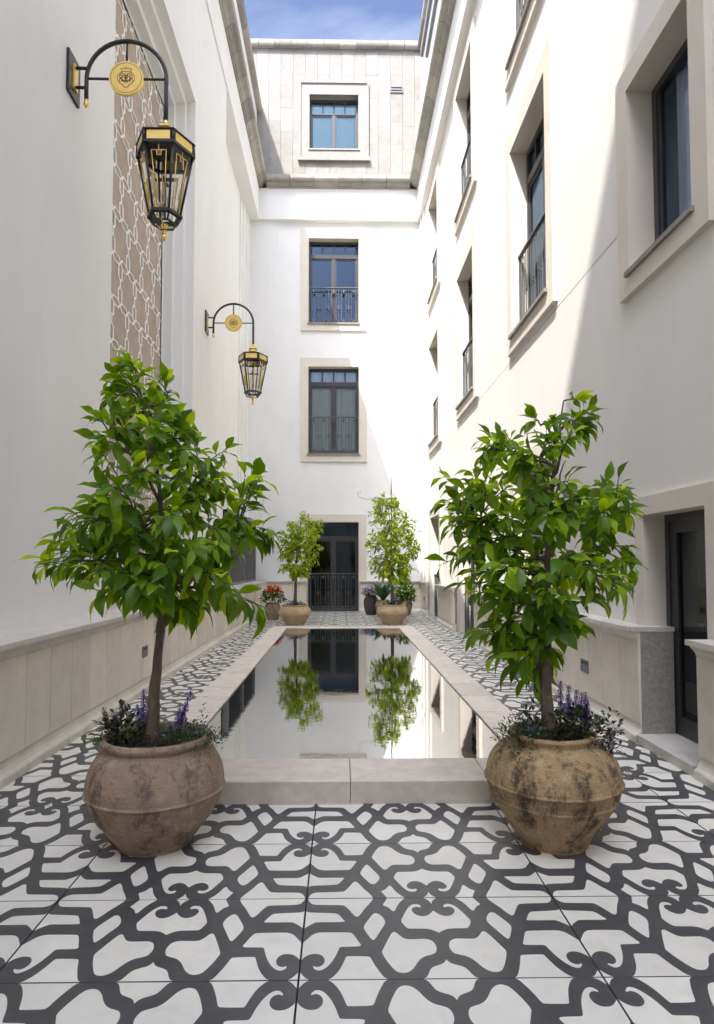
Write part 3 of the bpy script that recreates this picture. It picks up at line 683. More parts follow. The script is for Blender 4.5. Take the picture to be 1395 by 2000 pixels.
mb = MB(); mb.box(-11, -2.9, -14, -12, -.01, 32.15); mb.box(-2.899, 9, -14, -12, -.01, 14.0); mb.box(-2.6, -.6, -2.5, -2.2, -.01, 4.6); mb.box(.6, 2.7, -2.5, -2.2, -.01, 4.6); mb.box(-.6, .6, -2.5, -2.2, 2.6, 4.599); rpart('rear_light_blocks', mb, 'stucco_warm')  # unseen masses behind the camera, added to cast shade and block reflected sky
step_light(rw, (2.038 + RO.x, 5.25 + RO.y, .37), RIGHT); step_light(rw, (2.038 + RO.x, 15.3 + RO.y, .37), RIGHT)
step_light(lw, (-1.863 + LO.x, 6.06 + LO.y, .385), LEFT); step_light(lw, (-1.863 + LO.x, 11.2 + LO.y, .385), LEFT)

# ================================================================== wall lanterns
def arc(c, r, a0, a1, n, y=0.0): return [(c[0] + r * cos(a0 + (a1 - a0) * i / n), y, c[1] + r * sin(a0 + (a1 - a0) * i / n)) for i in range(n + 1)]
def hexring(rad, z, rot=0): return [(rad * cos(pi / 3 * k + rot), rad * sin(pi / 3 * k + rot), z) for k in range(6)]
def make_lantern():
    """local x runs out from the wall, origin on the wall at the plate's centre"""
    t = empty('wall_lantern')
    mb = MB(); mb.box(.0, .022, -.105, .105, -.17, .17); part('wall_plate', mb, 'black', t)
    mb = MB(); mb.box(.0225, .036, -.035, .035, -.10, .10); part('plate_inlay', mb, 'gold_flat', t)
    cx, cz, r = .435, -.005, .318
    mb = MB(); pts = [(cx - r, 0, -.17)] + [(cx - r, 0, -.08)] + arc((cx, cz), r, pi, 0, 22) + [(cx + r, 0, -.2), (cx + r, 0, -.37)]
    mb.tube(pts, .0165, 10); mb.tube([(.03, 0, .085), (cx - r, 0, .085)], .0125, 8); mb.tube([(.03, 0, -.075), (cx - r, 0, -.075)], .0125, 8); part('arm', mb, 'black', t)
    for pa, pb in (((cx - r, 0, -.001), (cx - .13, 0, -.001)), ((cx + .13, 0, -.001), (cx + r, 0, -.001)), ((cx, 0, .13), (cx, 0, .31))):
        mb = MB(); mb.tube([pa, pb], .0095, 8); part('crossbar', mb, 'black', t)
    fin = [(0.001, 0), (.013, -.004), (.015, -.012), (.009, -.018), (.011, -.024), (.019, -.035), (.021, -.048), (.015, -.062), (.006, -.073), (.001, -.078)]
    mb = MB(); mb.lathe(fin, 16); part('arm_finial', mb, 'gold', t, (cx - r, 0, -.168))
    # medallion with crest
    mb = MB(); k = 40; rr = .138
    for y in (-.014, .014): mb.poly([(rr * cos(2 * pi * i / k), y, rr * sin(2 * pi * i / k)) for i in range(k)], 0)
    for i in range(k):
        a, b = 2 * pi * i / k, 2 * pi * (i + 1) / k
        mb.poly([(rr * cos(a), -.014, rr * sin(a)), (rr * cos(b), -.014, rr * sin(b)), (rr * cos(b), .014, rr * sin(b)), (rr * cos(a), .014, rr * sin(a))], 0)
    md = part('medallion', mb, 'gold_flat', t, (cx, 0, 0))
    mb = MB(); y = -.0145; w = .0022
    def ln(ps, w_=w): mb.tube([(a, y, b) for a, b in ps], w_, 5, cap=False)
    ln([(.123 * cos(2 * pi * i / 48), .123 * sin(2 * pi * i / 48)) for i in range(49)], .0016)
    o8 = [(-.018, -.072), (-.022, -.060), (-.045, -.048), (-.066, -.022), (-.066, .018), (-.048, .040), (-.034, .047), (-.040, .062), (-.044, .078), (-.028, .070), (-.020, .083), (-.008, .070), (0, .090)]
    ln(o8); ln([(-a, b) for a, b in o8]); ln([(-.018, -.072), (-.012, -.080), (0, -.075), (.012, -.080), (.018, -.072)]); ln([(-.034, .047), (0, .052), (.034, .047)])
    def sp(c, r0, a0, turns, s=1, n=26, sq=1.25): ln([(c[0] + s * r0 * (1 - .55 * i / n) * cos(a0 + turns * 2 * pi * i / n), c[1] + sq * r0 * (1 - .55 * i / n) * sin(a0 + turns * 2 * pi * i / n)) for i in range(n + 1)], .0023)
    for s in (-1, 1):
        sp((s * .024, .000), .030, .4, 1.15, s); sp((s * .040, .012), .017, 2.6, .9, s); sp((s * .038, -.022), .016, -.6, .9, s); sp((s * .012, -.012), .024, 1.4, .8, s); ln([(s * .008, .036), (s * .016, .01), (s * .004, -.018), (s * .012, -.046)])
    part('crest', mb, 'engrave', md)
    # lantern body hanging from the arm
    lx = cx + r; L = lambda ps: ps
    def ringband(r0, z0, r1, z1, m, name, r2=None):
        mb = MB(); a, b = hexring(r0, z0), hexring(r1, z1)
        for i in range(6): j = (i + 1) % 6; mb.poly([a[i], a[j], b[j], b[i]])
        return mb
    mb = MB(); mb.lathe([(.001, -.34), (.02, -.345), (.022, -.375), (.016, -.385), (.02, -.395), (.001, -.4)], 16); part('collar', mb, 'gold', t, (lx, 0, 0))
    mb = ringband(.062, -.40, .078, -.425, 0, ''); a, b = hexring(.078, -.425), hexring(.058, -.430); c_, d = hexring(.058, -.43), hexring(.066, -.475)
    for p, q in ((a, b), (c_, d)):
        for i in range(6): j = (i + 1) % 6; mb.poly([p[i], p[j], q[j], q[i]])
    mb.poly(hexring(.062, -.40)); mb.poly(hexring(.066, -.475)); part('crown', mb, 'gold_flat', t, (lx, 0, 0))
    mb = MB(); prof = [(.064, -.468), (.10, -.484), (.17, -.510), (.234, -.536), (.238, -.538), (.238, -.547), (.225, -.549)]
    for (r0, z0), (r1, z1) in zip(prof, prof[1:]):
        a, b = hexring(r0, z0), hexring(r1, z1)
        for i in range(6): j = (i + 1) % 6; mb.poly([a[i], a[j], b[j], b[i]])
    mb.poly(hexring(.225, -.549)); part('cap', mb, 'black', t, (lx, 0, 0))
    def hexbars(mb, r0, z0, r1, z1, w):
        a, b = hexring(r0, z0), hexring(r1, z1)
        for i in range(6): mb.tube([a[i], b[i]], w, 6)
    def hexhoop(mb, r, z, w, h):
        o, i_ = hexring(r + w, z), hexring(r - w, z)
        for i in range(6):
            j = (i + 1) % 6; up = lambda p: (p[0], p[1], p[2] + h)
            mb.poly([o[i], o[j], up(o[j]), up(o[i])]); mb.poly([i_[i], i_[j], up(i_[j]), up(i_[i])]); mb.poly([o[i], o[j], i_[j], i_[i]]); mb.poly([up(o[i]), up(o[j]), up(i_[j]), up(i_[i])])
    mb = MB(); hexbars(mb, .220, -.549, .224, -.632, .014); hexhoop(mb, .226, -.650, .012, .022); hexbars(mb, .218, -.64, .122, -1.125, .0095); hexhoop(mb, .122, -1.14, .020, .022); hexhoop(mb, .09, -1.195, .008, .012); hexbars(mb, .125, -1.135, .09, -1.19, .008)
    part('frame', mb, 'black', t, (lx, 0, 0))
    for i in range(6):
        a0, a1 = pi / 3 * i, pi / 3 * (i + 1)
        def pt(r, z, f, out=0.0):
            p = Vector((r * cos(a0), r * sin(a0), z)).lerp(Vector((r * cos(a1), r * sin(a1), z)), f)
            nrm = Vector((cos((a0 + a1) / 2), sin((a0 + a1) / 2), 0)); return tuple(p + nrm * out)
        mb = MB(); q = [pt(.224, -.628, .1, .006), pt(.224, -.628, .9, .006), pt(.222, -.556, .9, .006), pt(.222, -.556, .1, .006)]
        mb.poly(q); mb.poly([tuple(Vector(p) * .98) for p in q]); part('band_plate', mb, 'gold_flat', t, (lx, 0, 0))
        mb = MB(); mb.poly([pt(.214, -.65, .04), pt(.214, -.65, .96), pt(.120, -1.125, .93), pt(.120, -1.125, .07)]); part('pane', mb, 'clear', t, (lx, 0, 0))
        # brass Greek-key line set on each pane
        mb = MB()
        def rz_(z): return .214 + (.120 - .214) * (z + .65) / (-.475)
        def seq(ps): mb.tube([pt(rz_(z), z, f, .003) for f, z in ps], .0042, 5)
        seq([(.22, -.70), (.78, -.70)]); seq([(.22, -.70), (.28, -1.08)]); seq([(.78, -.70), (.72, -1.08)]); seq([(.28, -1.08), (.45, -1.08), (.45, -1.12)]); seq([(.72, -1.08), (.55, -1.08), (.55, -1.12)])
        seq([(.5, -.66), (.5, -.735)]); seq([(.42, -.70), (.42, -.735), (.58, -.735), (.58, -.70)]); seq([(.25, -.88), (.38, -.88), (.38, -1.02)]); seq([(.75, -.88), (.62, -.88), (.62, -1.02)])
        part('key_trim', mb, 'gold_flat', t, (lx, 0, 0))
    mb = MB(); mb.box(-.009, .009, -.009, .009, -1.13, -.66); mb.box(-.085, .085, -.009, .009, -.835, -.817); mb.box(-.008, .008, -.085, .085, -.8355, -.8165); part('lamp_holder', mb, 'black', t, (lx, 0, 0))
    mb = MB(); mb.lathe([(.001, -1.19), (.03, -1.192), (.034, -1.205), (.016, -1.222), (.014, -1.235), (.022, -1.245), (.020, -1.255), (.012, -1.262), (.017, -1.272), (.024, -1.29), (.020, -1.308), (.009, -1.322), (.001, -1.33)], 16)
    for i in range(3): an = pi / 3 * (2 * i) + pi / 6; mb.tube([(.095 * cos(an), .095 * sin(an), -1.185), (.06 * cos(an), .06 * sin(an), -1.20), (.02 * cos(an), .02 * sin(an), -1.215)], .005, 6)
    part('finial', mb, 'gold', t, (lx, 0, 0))
    return t
def copy_tree(o, parent=None):
    c = o.copy(); COL.objects.link(c); c.parent = parent
    for ch in list(o.children): copy_tree(ch, c)
    return c
ln1 = make_lantern(); ln1.location = (XL, 4.9, 5.10)
tag(ln1, 'large near black and brass hexagonal lantern on an arched wall arm', 'lantern', 'lanterns on the left wall')
ln2 = copy_tree(ln1); ln2.location = (XL, 9.94, 5.07)
tag(ln2, 'farther black and brass lantern beyond the latticed panel, appearing smaller', 'lantern', 'lanterns on the left wall')

# ================================================================== pots
def smooth_prof(pts, n=5):
    out = []
    for i in range(len(pts) - 1):
        p0, p1, p2, p3 = pts[max(i - 1, 0)], pts[i], pts[i + 1], pts[min(i + 2, len(pts) - 1)]
        for k in range(n):
            t = k / n; out.append(tuple(.5 * ((2 * b) + (-a + c) * t + (2 * a - 5 * b + 4 * c - d) * t * t + (-a + 3 * b - 3 * c + d) * t ** 3) for a, b, c, d in zip(p0, p1, p2, p3)))
    out.append(pts[-1]); return out
def make_pot(loc, prof, m, label, mouth, soil_z, seed, ribs=None, group=None, name='terracotta_pot', cat='pot', tilt=0):
    o = tag(empty(name, loc), label, cat, group)
    rr = random.Random(seed); ph = [rr.uniform(0, 6.28) for _ in range(4)]
    wob = lambda an, z: 1 + .010 * sin(an * 2 + ph[0]) + .006 * sin(an * 3 + ph[1] + z * 6) + .004 * sin(an * 5 + ph[2] - z * 9)
    pr = [(r * (.925 if ribs and len(ribs) > 3 else 1), z) for r, z in smooth_prof(prof)]
    if ribs:
        q = []
        for r, z in pr: q.append((r, z))
        pr2 = []
        zs0 = [z for _, z in pr]
        # resample finely and add raised bands and combed grooves
        N = 200; tot = len(pr) - 1
        for i in range(N + 1):
            f = i / N * tot; a = int(min(f, tot - 1)); t = f - a
            r = pr[a][0] * (1 - t) + pr[a + 1][0] * t; z = pr[a][1] * (1 - t) + pr[a + 1][1] * t
            if i < N * .72:
                for zc, wd, hh in ribs: r += hh * math.exp(-((z - zc) / wd) ** 2)
            pr2.append((r, z))
        pr = pr2
    mb = MB(); mb.lathe(pr, 72, wob=wob); part('pot_body', mb, m, o)
    mb = MB(); n = 32
    ctr = (0, 0, soil_z + .012)
    for i in range(n):
        a, b = 2 * pi * i / n, 2 * pi * (i + 1) / n
        mb.poly([ctr, (mouth * cos(a), mouth * sin(a), soil_z), (mouth * cos(b), mouth * sin(b), soil_z)], 0, True)
    part('soil', mb, 'soil', o)
    return o
POT_L = [(.001, .002), (.155, .0), (.172, .012), (.225, .075), (.285, .155), (.310, .215), (.316, .265), (.303, .330), (.272, .385), (.243, .415), (.238, .428), (.250, .438), (.256, .452), (.248, .466), (.226, .464), (.218, .44), (.222, .38)]
POT_R = [(.001, .002), (.150, .0), (.165, .010), (.218, .085), (.276, .170), (.308, .235), (.316, .285), (.300, .350), (.255, .405), (.205, .430), (.194, .442), (.200, .456), (.206, .468), (.198, .478), (.176, .474), (.170, .45), (.18, .40)]
PLx, PLy, PRx, PRy = -.815, 2.84, .944, 2.83
make_pot((PLx, PLy, 0), POT_L, 'pot_brown', 'reddish brown terracotta pot in the left foreground', .209, .425, 1, [(.236, .0045, .008), (.125, .004, .005)] + [(.215 - .0085 * k, .002, -.0032) for k in range(9)])
make_pot((PRx, PRy, 0), POT_R, 'pot_ochre', 'ochre stained terracotta pot in the right foreground', .163, .445, 2, [(.272, .004, .008), (.205, .004, .006)] + [(.263 - .0085 * k, .002, -.0038) for k in range(7)])
POT_F = [(.001, .002), (.17, .0), (.185, .01), (.235, .09), (.29, .175), (.318, .235), (.312, .29), (.283, .345), (.258, .365), (.255, .378), (.268, .39), (.262, .402), (.236, .398), (.232, .36)]
FLx, FLy, FRx, FRy = -.905, 12.62, 1.045, 12.72
make_pot((FLx, FLy, 0), POT_F, 'pot_sand', 'sand coloured pot beyond the pool, left of the back door', .236, .372, 3, [(.215, .005, .005)], 'sand pots beyond the pool')
make_pot((FRx, FRy, 0), POT_F, 'pot_sand', 'sand coloured pot beyond the pool, right of the back door', .236, .372, 4, [(.215, .005, .005)], 'sand pots beyond the pool')

# ================================================================== foliage helpers
def leaf_shape(mb, L, W, droop, fold, mi=0, twist=0.0, segs=6, M4=None, rnd=None):
    k = len(mb.v)
    prof = [0.0, .50, .86, 1.0, .82, .42, 0.0] if segs == 6 else [0, .8, .9, 0]
    n = len(prof) - 1
    ps = []
    for i in range(n + 1):
        t = i / n; x = L * (t ** .95); z = -droop * L * t * t + .06 * L * sin(pi * t)
        w = W / 2 * prof[i]
        tw = twist * t
        for s in (-1, 0, 1):
            yy = s * w; zz = z + abs(s) * fold * w
            ps.append(Vector((x, yy * cos(tw) - (zz - z) * sin(tw), z + yy * sin(tw) + (zz - z) * cos(tw) + .018 * L * sin(t * 11 + s))))
    if M4 is not None: ps = [M4 @ p for p in ps]
    mb.v += [tuple(p) for p in ps]
    for i in range(n):
        for s in (0, 1):
            a = k + i * 3 + s
            mb.f.append((a, a + 3, a + 4, a + 1)); mb.m.append(mi); mb.sm.append(True)
            if rnd is not None: mb.att.append(rnd)
def orient(pos, d, up):
    x = d.normalized(); z = (up - x * up.dot(x))
    if z.length < 1e-3: z = x.orthogonal()
    z.normalize(); y = z.cross(x)
    m = Matrix((x, y, z)).transposed().to_4x4(); m.translation = pos; return m
LEAF_VARIANTS = []
for v in range(7):
    rr = random.Random(50 + v); mb = MB(); leaf_shape(mb, 1.0, rr.uniform(.33, .50), rr.uniform(.05, .45), rr.uniform(.12, .45), twist=rr.uniform(-.5, .5)); LEAF_VARIANTS.append(mb)
def citrus_tree(base, trunk_pts, trunk_r, sil, tips, per, Lr, seed, label, group, leafm, singles, gdroop, depth=1.0, extra=None, thin=None):
    rr = random.Random(seed)
    t = tag(empty('citrus_tree', base), label, 'tree', group)
    tr = [Vector(p) for p in trunk_pts]
    # a slightly crooked, knotty trunk
    def along(ts):
        f = ts * (len(tr) - 1); i = int(min(f, len(tr) - 2)); return tr[i].lerp(tr[i + 1], f - i)
    n = 26; pts = []; rad = []
    for i in range(n + 1):
        s = i / n; p = along(s); pts.append(p + Vector((rr.uniform(-1, 1), rr.uniform(-1, 1), 0)) * .003)
        flare = 1 + .45 * math.exp(-s * 16); rad.append(trunk_r * flare * (1 - .90 * s ** .9) * (1 + .05 * rr.uniform(-1, 1)))
    mb = MB(); mb.tube(pts, rad, 12); part('trunk', mb, 'bark', t)
    zs = [s[0] for s in sil]; zmin, zmax = min(zs), max(zs)
    def width(z):
        s_ = sorted(sil)
        z = min(max(z, zmin), zmax)
        for a, b in zip(s_, s_[1:]):
            if a[0] <= z <= b[0]:
                f = (z - a[0]) / (b[0] - a[0] + 1e-9); return a[1] + (b[1] - a[1]) * f, a[2] + (b[2] - a[2]) * f
        return s_[-1][1], s_[-1][2]
    # limbs
    skel = [(p, r) for p, r in zip(pts, rad) if p.z > zmin + .1 * (zmax - zmin)]
    nl = 9
    for k in range(nl):
        f = (k + .5) / nl; st = along(.42 + .5 * f); an = k * 2.4 + rr.uniform(-.4, .4)
        zt = min(st.z + .22 + .15 * rr.random(), zmax - .12); l_, r_ = width(zt); c = (l_ + r_) / 2; hw = (r_ - l_) / 2
        e = Vector((c + hw * .58 * cos(an), hw * .58 * sin(an) * depth, zt)); mid = st.lerp(e, .5) + Vector((0, 0, -.03 + .06 * rr.random()))
        ps = [st.lerp(mid, i / 4) if i <= 4 else mid.lerp(e, (i - 4) / 4) for i in range(9)]
        ps = [p + Vector((rr.uniform(-1, 1), rr.uniform(-1, 1), rr.uniform(-1, 1))) * .008 for p in ps]
        rs = [trunk_r * .30 * (1 - .75 * i / 8) for i in range(9)]
        mb = MB(); mb.tube(ps, rs, 7); part('branch', mb, 'bark', t); skel += [(p, .008) for p in ps]
    leaves = []; tw = MB()
    ws = []
    for i in range(60):
        z = zmin + (zmax - zmin) * (i + .5) / 60; a, b = width(z); ws.append((max(b - a, .02) ** 1.25 * (thin(z) if thin else 1), z))
    tot = sum(w for w, _ in ws)
    for k in range(tips):
        q = rr.random() * tot
        for w, z in ws:
            q -= w
            if q <= 0: break
        z += rr.gauss(0, .03)
        l_, r_ = width(z); c = (l_ + r_) / 2; hw = (r_ - l_) / 2
        an = rr.uniform(0, 2 * pi); rad_ = sqrt(rr.uniform(.12, 1.0)) * rr.choice((1, 1, .98, .95, .82)) - .06
        rad_ = max(rad_, .05)
        tip = Vector((c + hw * rad_ * cos(an), hw * rad_ * sin(an) * depth, z))
        best = min(skel, key=lambda s: (s[0] - tip).length + max(0, s[0].z - tip.z - .08) * 1.5 + (0.05 if s[0].z > tip.z else 0))[0]
        outw = Vector((tip.x - along(.8).x, tip.y, 0)); outw = outw.normalized() if outw.length > 1e-3 else Vector((1, 0, 0))
        mid = best.lerp(tip, .55) + Vector((0, 0, .05 + .03 * rr.random())) * (tip - best).length * 2
        cv = []
        for i in range(7):
            s = i / 6; cv.append(best * (1 - s) ** 2 + mid * 2 * s * (1 - s) + tip * s * s)
        tw.tube(cv, [.0042 - .0028 * i / 6 for i in range(7)], 4, cap=False)
        hfrac = (z - zmin) / (zmax - zmin)
        for j in range(per):
            s = .42 + .58 * (j + rr.random() * .6) / per; s = min(s, 1.0)
            i = min(int(s * 6), 5); p = cv[i].lerp(cv[i + 1], s * 6 - i); tg = (cv[i + 1] - cv[i]).normalized()
            az = j * 2.4 + rr.uniform(-.5, .5); side = tg.orthogonal().normalized(); side = Quaternion(tg, az) @ side
            sp_ = rr.uniform(.45, 1.35)
            d = (tg * cos(sp_) + side * sin(sp_)); d += outw * .22
            g = gdroop * (1.25 - 1.1 * hfrac) * rr.uniform(.15, 1.5); d.z -= g; d.normalize()
            L = rr.uniform(*Lr) * (.55 + .45 * rr.random() ** .6) * (1 - .25 * hfrac)
            up = Vector((0, 0, 1)) + outw * .55 + Vector((rr.uniform(-1, 1), rr.uniform(-1, 1), 0)) * .7
            m = orient(p + d * .012, d, up)
            leaves.append((m, L, rr.randrange(len(LEAF_VARIANTS)), rr.random(), p))
            tw.tube([p, p + d * .016], .0016, 3, cap=False)
    if extra: extra(t, rr, leaves, tw)
    tag(part('twigs', tw, 'twig', t), kind='stuff')
    # the leaves that show largest are pieces of their own; the rest of the crown is one mass
    b = Vector(base)
    leaves.sort(key=lambda q: q[4].y - .25 * q[1])
    for m, L, v, rn, p in leaves[:singles]:
        me = cached(('leaf', leafm, v), lambda: (LEAF_VARIANTS[v].mesh('leaf', leafm)))
        link('leaf', me, t, matrix=m @ Matrix.Scale(L, 4))
    mb = MB()
    for m, L, v, rn, p in leaves[singles:]:
        src = LEAF_VARIANTS[v]; k = len(mb.v); mm = m @ Matrix.Scale(L, 4)
        mb.v += [tuple(mm @ Vector(q)) for q in src.v]; mb.f += [tuple(k + i for i in f) for f in src.f]; mb.m += src.m; mb.sm += src.sm; mb.att += [rn] * len(src.f)
    if mb.f: tag(part('crown', mb, leafm, t), kind='stuff')
    return t
SIL_L = [(2.19,-.21,-.128),(2.06,-.288,.129),(1.919,-.355,.165),(1.802,-.353,.259),(1.686,-.328,.457),(1.616,-.372,.55),(1.5,-.484,.458),(1.362,-.527,.574),(1.224,-.592,.575),(1.11,-.567,.529),(1.018,-.27,.53),(.904,.165,.53)]
SIL_R = [(2.007,.0,.15),(1.925,-.069,.225),(1.853,-.257,.212),(1.782,-.351,.211),(1.688,-.515,.374),(1.595,-.516,.372),(1.478,-.517,.499),(1.386,-.529,.485),(1.27,-.541,.413),(1.155,-.553,.434),(1.086,-.519,.421),(.994,-.45,.175),(.88,-.394,.161),(.766,-.383,.136),(.675,-.372,.123),(.6,-.086,.122)]
citrus_tree((PLx, PLy, .40), [(-.02, 0, 0), (-.012, 0, .25), (.012, 0, .5), (.02, .01, .75), (.0, .02, 1.1), (-.06, .03, 1.45), (-.13, .02, 1.72)], .029,
            [((z - .904) * .885 + .99 - .40, a + .0, b - .01) for z, a, b in SIL_L], 215, 8, (.094, .152), 11, 'leafy citrus tree in the reddish brown pot, left foreground', 'potted citrus trees', 'leaf', 300, .8, .85)
citrus_tree((PRx, PRy, .42), [(-.01, 0, 0), (-.022, 0, .25), (-.02, .01, .5), (.0, .02, .8), (.02, .03, 1.1), (.05, .02, 1.35), (.08, .02, 1.55)], .030,
            [((z - .6) * .92 + .68 - .42, a, b) for z, a, b in SIL_R], 190, 8, (.094, .154), 23, 'leafy citrus tree in the ochre pot, right foreground', 'potted citrus trees', 'leaf', 300, .8, .85, thin=lambda z: .72 if z < .60 else 1.1)
SIL_FL = [(2.208,.093,.245),(2.036,-.209,.599),(1.733,-.308,.549),(1.43,-.357,.499),(1.178,-.386,.45),(.977,-.204,.299)]
SIL_FR = [(2.648,-.328,.129),(2.393,-.46,.281),(2.038,-.461,.533),(1.734,-.562,.613),(1.43,-.562,.581),(1.128,-.482,.529),(.876,-.331,.477)]
citrus_tree((FLx, FLy, .36), [(0, 0, 0), (.01, 0, .4), (.02, 0, .8), (.04, 0, 1.2), (.1, 0, 1.6)], .036, [(z - .36, a * 1.08, b * 1.08) for z, a, b in SIL_FL], 165, 8, (.11, .165), 31, 'small bright citrus tree beyond the pool, left of the back door', 'potted citrus trees', 'leaf_far', 0, .75)
def stake(t, rr, leaves, tw):
    mb = MB(); mb.tube([(-.02, .02, .0), (-.005, .02, 1.3), (-.01, .02, 2.62)], .011, 7); part('stake', mb, 'bark', t)
    # a loose vine tendril reaching out at the top
    tw.tube([(-.1, 0, 2.0), (-.3, -.05, 2.18), (-.5, -.05, 2.16), (-.66, -.05, 2.20), (-.70, -.05, 2.28), (-.62, -.05, 2.33)], .004, 4)
    tw.tube([(.3, 0, 1.7), (.42, -.05, 1.86), (.56, -.05, 1.87), (.66, -.05, 1.6)], .004, 4)
citrus_tree((FRx, FRy, .36), [(0, 0, 0), (.01, 0, .5), (.0, 0, .9), (-.02, 0, 1.4), (-.06, 0, 1.95)], .036, [(z - .36, a * 1.06, b * 1.06) for z, a, b in SIL_FR], 250, 8, (.11, .165), 37, 'taller sunlit citrus tree with a stake, right of the back door', 'potted citrus trees', 'leaf_far', 0, .6, extra=stake)

# ================================================================== underplanting
def tuft(mb, c, ext, n, Lr, rr, wr=.5, droop=.3, upb=.5, rnd=True):
    for _ in range(n):
        while True:
            p = Vector((rr.uniform(-1, 1), rr.uniform(-1, 1), rr.uniform(0, 1)))
            if p.x ** 2 + p.y ** 2 + p.z ** 2 <= 1: break
        pos = Vector(c) + Vector((p.x * ext[0], p.y * ext[1], p.z * ext[2] * 1.2))
        d = Vector((p.x + rr.uniform(-.6, .6), p.y + rr.uniform(-.6, .6), upb + rr.uniform(-.6, .6)))
        L = rr.uniform(*Lr)
        leaf_shape(mb, L, L * wr * rr.uniform(.8, 1.2), droop * rr.random(), .25, segs=3, M4=orient(pos, d, Vector((rr.uniform(-.4, .4), rr.uniform(-.4, .4), 1))), rnd=rr.random())
def spike(mb, st, p, h, lean, rr, r=.014):
    top = Vector(p) + Vector((lean[0], lean[1], h)); base = Vector(p)
    st.tube([base, base.lerp(top, .5), top], [.0028, .0024, .0012], 4, cap=False)
    n = int(h / .0075)
    for i in range(n):
        s = .32 + .68 * i / n; q = base.lerp(top, s); rad = r * (1.25 - s * .75)
        for k in range(5):
            an = i * 1.1 + k * 2 * pi / 5; d = Vector((cos(an), sin(an), .25 + rr.uniform(-.3, .3)))
            L = rad * rr.uniform(.9, 1.6); leaf_shape(mb, L, L * .8, .5, .2, segs=3, M4=orient(q + d * .002, d, Vector((0, 0, 1))), rnd=rr.random())
def planting(base, seed, label, spec, group='flowers under the citrus trees', name='flowering_plant', cat='flowers'):
    rr = random.Random(seed); o = tag(empty(name, base), label, cat, group)
    fol = {}
    for kind, *a in spec:
        if kind == 'tuft': m_, c, e, n, Lr, *k = a; tuft(fol.setdefault(m_, MB()), c, e, n, Lr, rr, *(k or []))
        elif kind == 'spike':
            m_, p, h, lean = a; mb, st = MB(), fol.setdefault('twig', MB()); spike(mb, st, p, h, lean, rr); tag(part('flower_spike', mb, m_, o), kind='stuff')
    for m_, mb in fol.items():
        nm = 'stems' if m_ == 'twig' else ('blossom' if m_ in ('blue', 'violet', 'lavender', 'red') else 'foliage')
        tag(part(nm, mb, m_, o), kind='stuff')
    return o
planting((PLx - .11, PLy - .02, .42), 5, 'dark leaved plant with purple spikes on the left of the brown pot', [
    ('tuft', 'leaf_small', (-.04, 0, 0), (.12, .11, .15), 230, (.018, .038)), ('tuft', 'leaf_purple', (-.03, -.02, 0), (.11, .10, .13), 170, (.018, .036)),
    ('tuft', 'leaf_bright', (-.16, -.02, .0), (.035, .03, .03), 8, (.025, .04)),
    ('spike', 'violet', (.045, .05, .03), .21, (-.005, 0)), ('spike', 'violet', (.06, .03, .02), .16, (.01, 0)), ('spike', 'violet', (.03, .06, .02), .15, (-.02, 0)), ('spike', 'leaf_purple', (-.06, .0, .03), .17, (.03, 0)), ('spike', 'violet', (-.08, .02, .02), .12, (.0, 0)), ('spike', 'leaf_purple', (-.09, .0, .03), .14, (-.03, 0))])
planting((PLx + .10, PLy - .01, .42), 6, 'fine green mat with small blue flowers on the right of the brown pot', [
    ('tuft', 'leaf_small', (.04, -.03, 0), (.15, .12, .10), 620, (.010, .024), .35), ('tuft', 'leaf_broad', (.06, -.04, 0), (.15, .11, .10), 300, (.010, .022), .35),
    ('tuft', 'blue', (.05, -.06, .05), (.14, .09, .05), 40, (.008, .014), 1.0), ('tuft', 'leaf_small', (.17, -.02, .02), (.05, .05, .05), 90, (.010, .020), .35), ('tuft', 'leaf_small', (.10, .03, .10), (.02, .02, .09), 24, (.012, .022)),
    ('spike', 'violet', (-.02, .05, .03), .20, (.06, 0)), ('spike', 'violet', (-.01, .03, .02), .15, (.03, 0)), ('spike', 'violet', (-.03, .06, .02), .14, (.02, 0))])
planting((PRx - .10, PRy - .02, .44), 7, 'fine green trailing plant with blue flowers on the left of the ochre pot', [
    ('tuft', 'leaf_small', (-.05, -.03, -.01), (.13, .11, .11), 560, (.010, .024), .35), ('tuft', 'leaf_broad', (-.06, -.04, 0), (.12, .10, .10), 260, (.010, .022), .35), ('tuft', 'blue', (-.04, -.07, .05), (.10, .07, .04), 34, (.008, .014), 1.0),
    ('tuft', 'leaf_small', (-.07, -.12, -.05), (.05, .03, .07), 110, (.010, .02), .35), ('tuft', 'leaf_purple', (.02, .0, 0), (.06, .06, .17), 70, (.02, .034)), ('tuft', 'leaf_small', (.0, .02, 0), (.06, .06, .17), 60, (.02, .034))])
planting((PRx + .09, PRy - .01, .44), 8, 'purple salvia spikes with dark leaves on the right of the ochre pot', [
    ('tuft', 'leaf_small', (.0, .0, 0), (.14, .11, .12), 260, (.02, .042)), ('tuft', 'leaf_purple', (.03, -.02, 0), (.15, .10, .12), 240, (.02, .036)), ('tuft', 'leaf_purple', (.14, -.06, -.06), (.05, .04, .10), 90, (.016, .03)), ('tuft', 'leaf_purple', (.17, 0, .02), (.05, .04, .10), 40, (.02, .034)),
    ('spike', 'violet', (-.03, .06, .04), .21, (.0, 0)), ('spike', 'violet', (.0, .05, .03), .20, (.005, 0)), ('spike', 'violet', (.03, .05, .03), .18, (.01, 0)), ('spike', 'violet', (.05, .03, .03), .17, (.005, 0)), ('spike', 'violet', (.07, .05, .03), .17, (.01, 0)), ('spike', 'violet', (.02, .07, .03), .15, (-.01, 0)), ('spike', 'violet', (.085, .04, .02), .15, (.0, 0))])
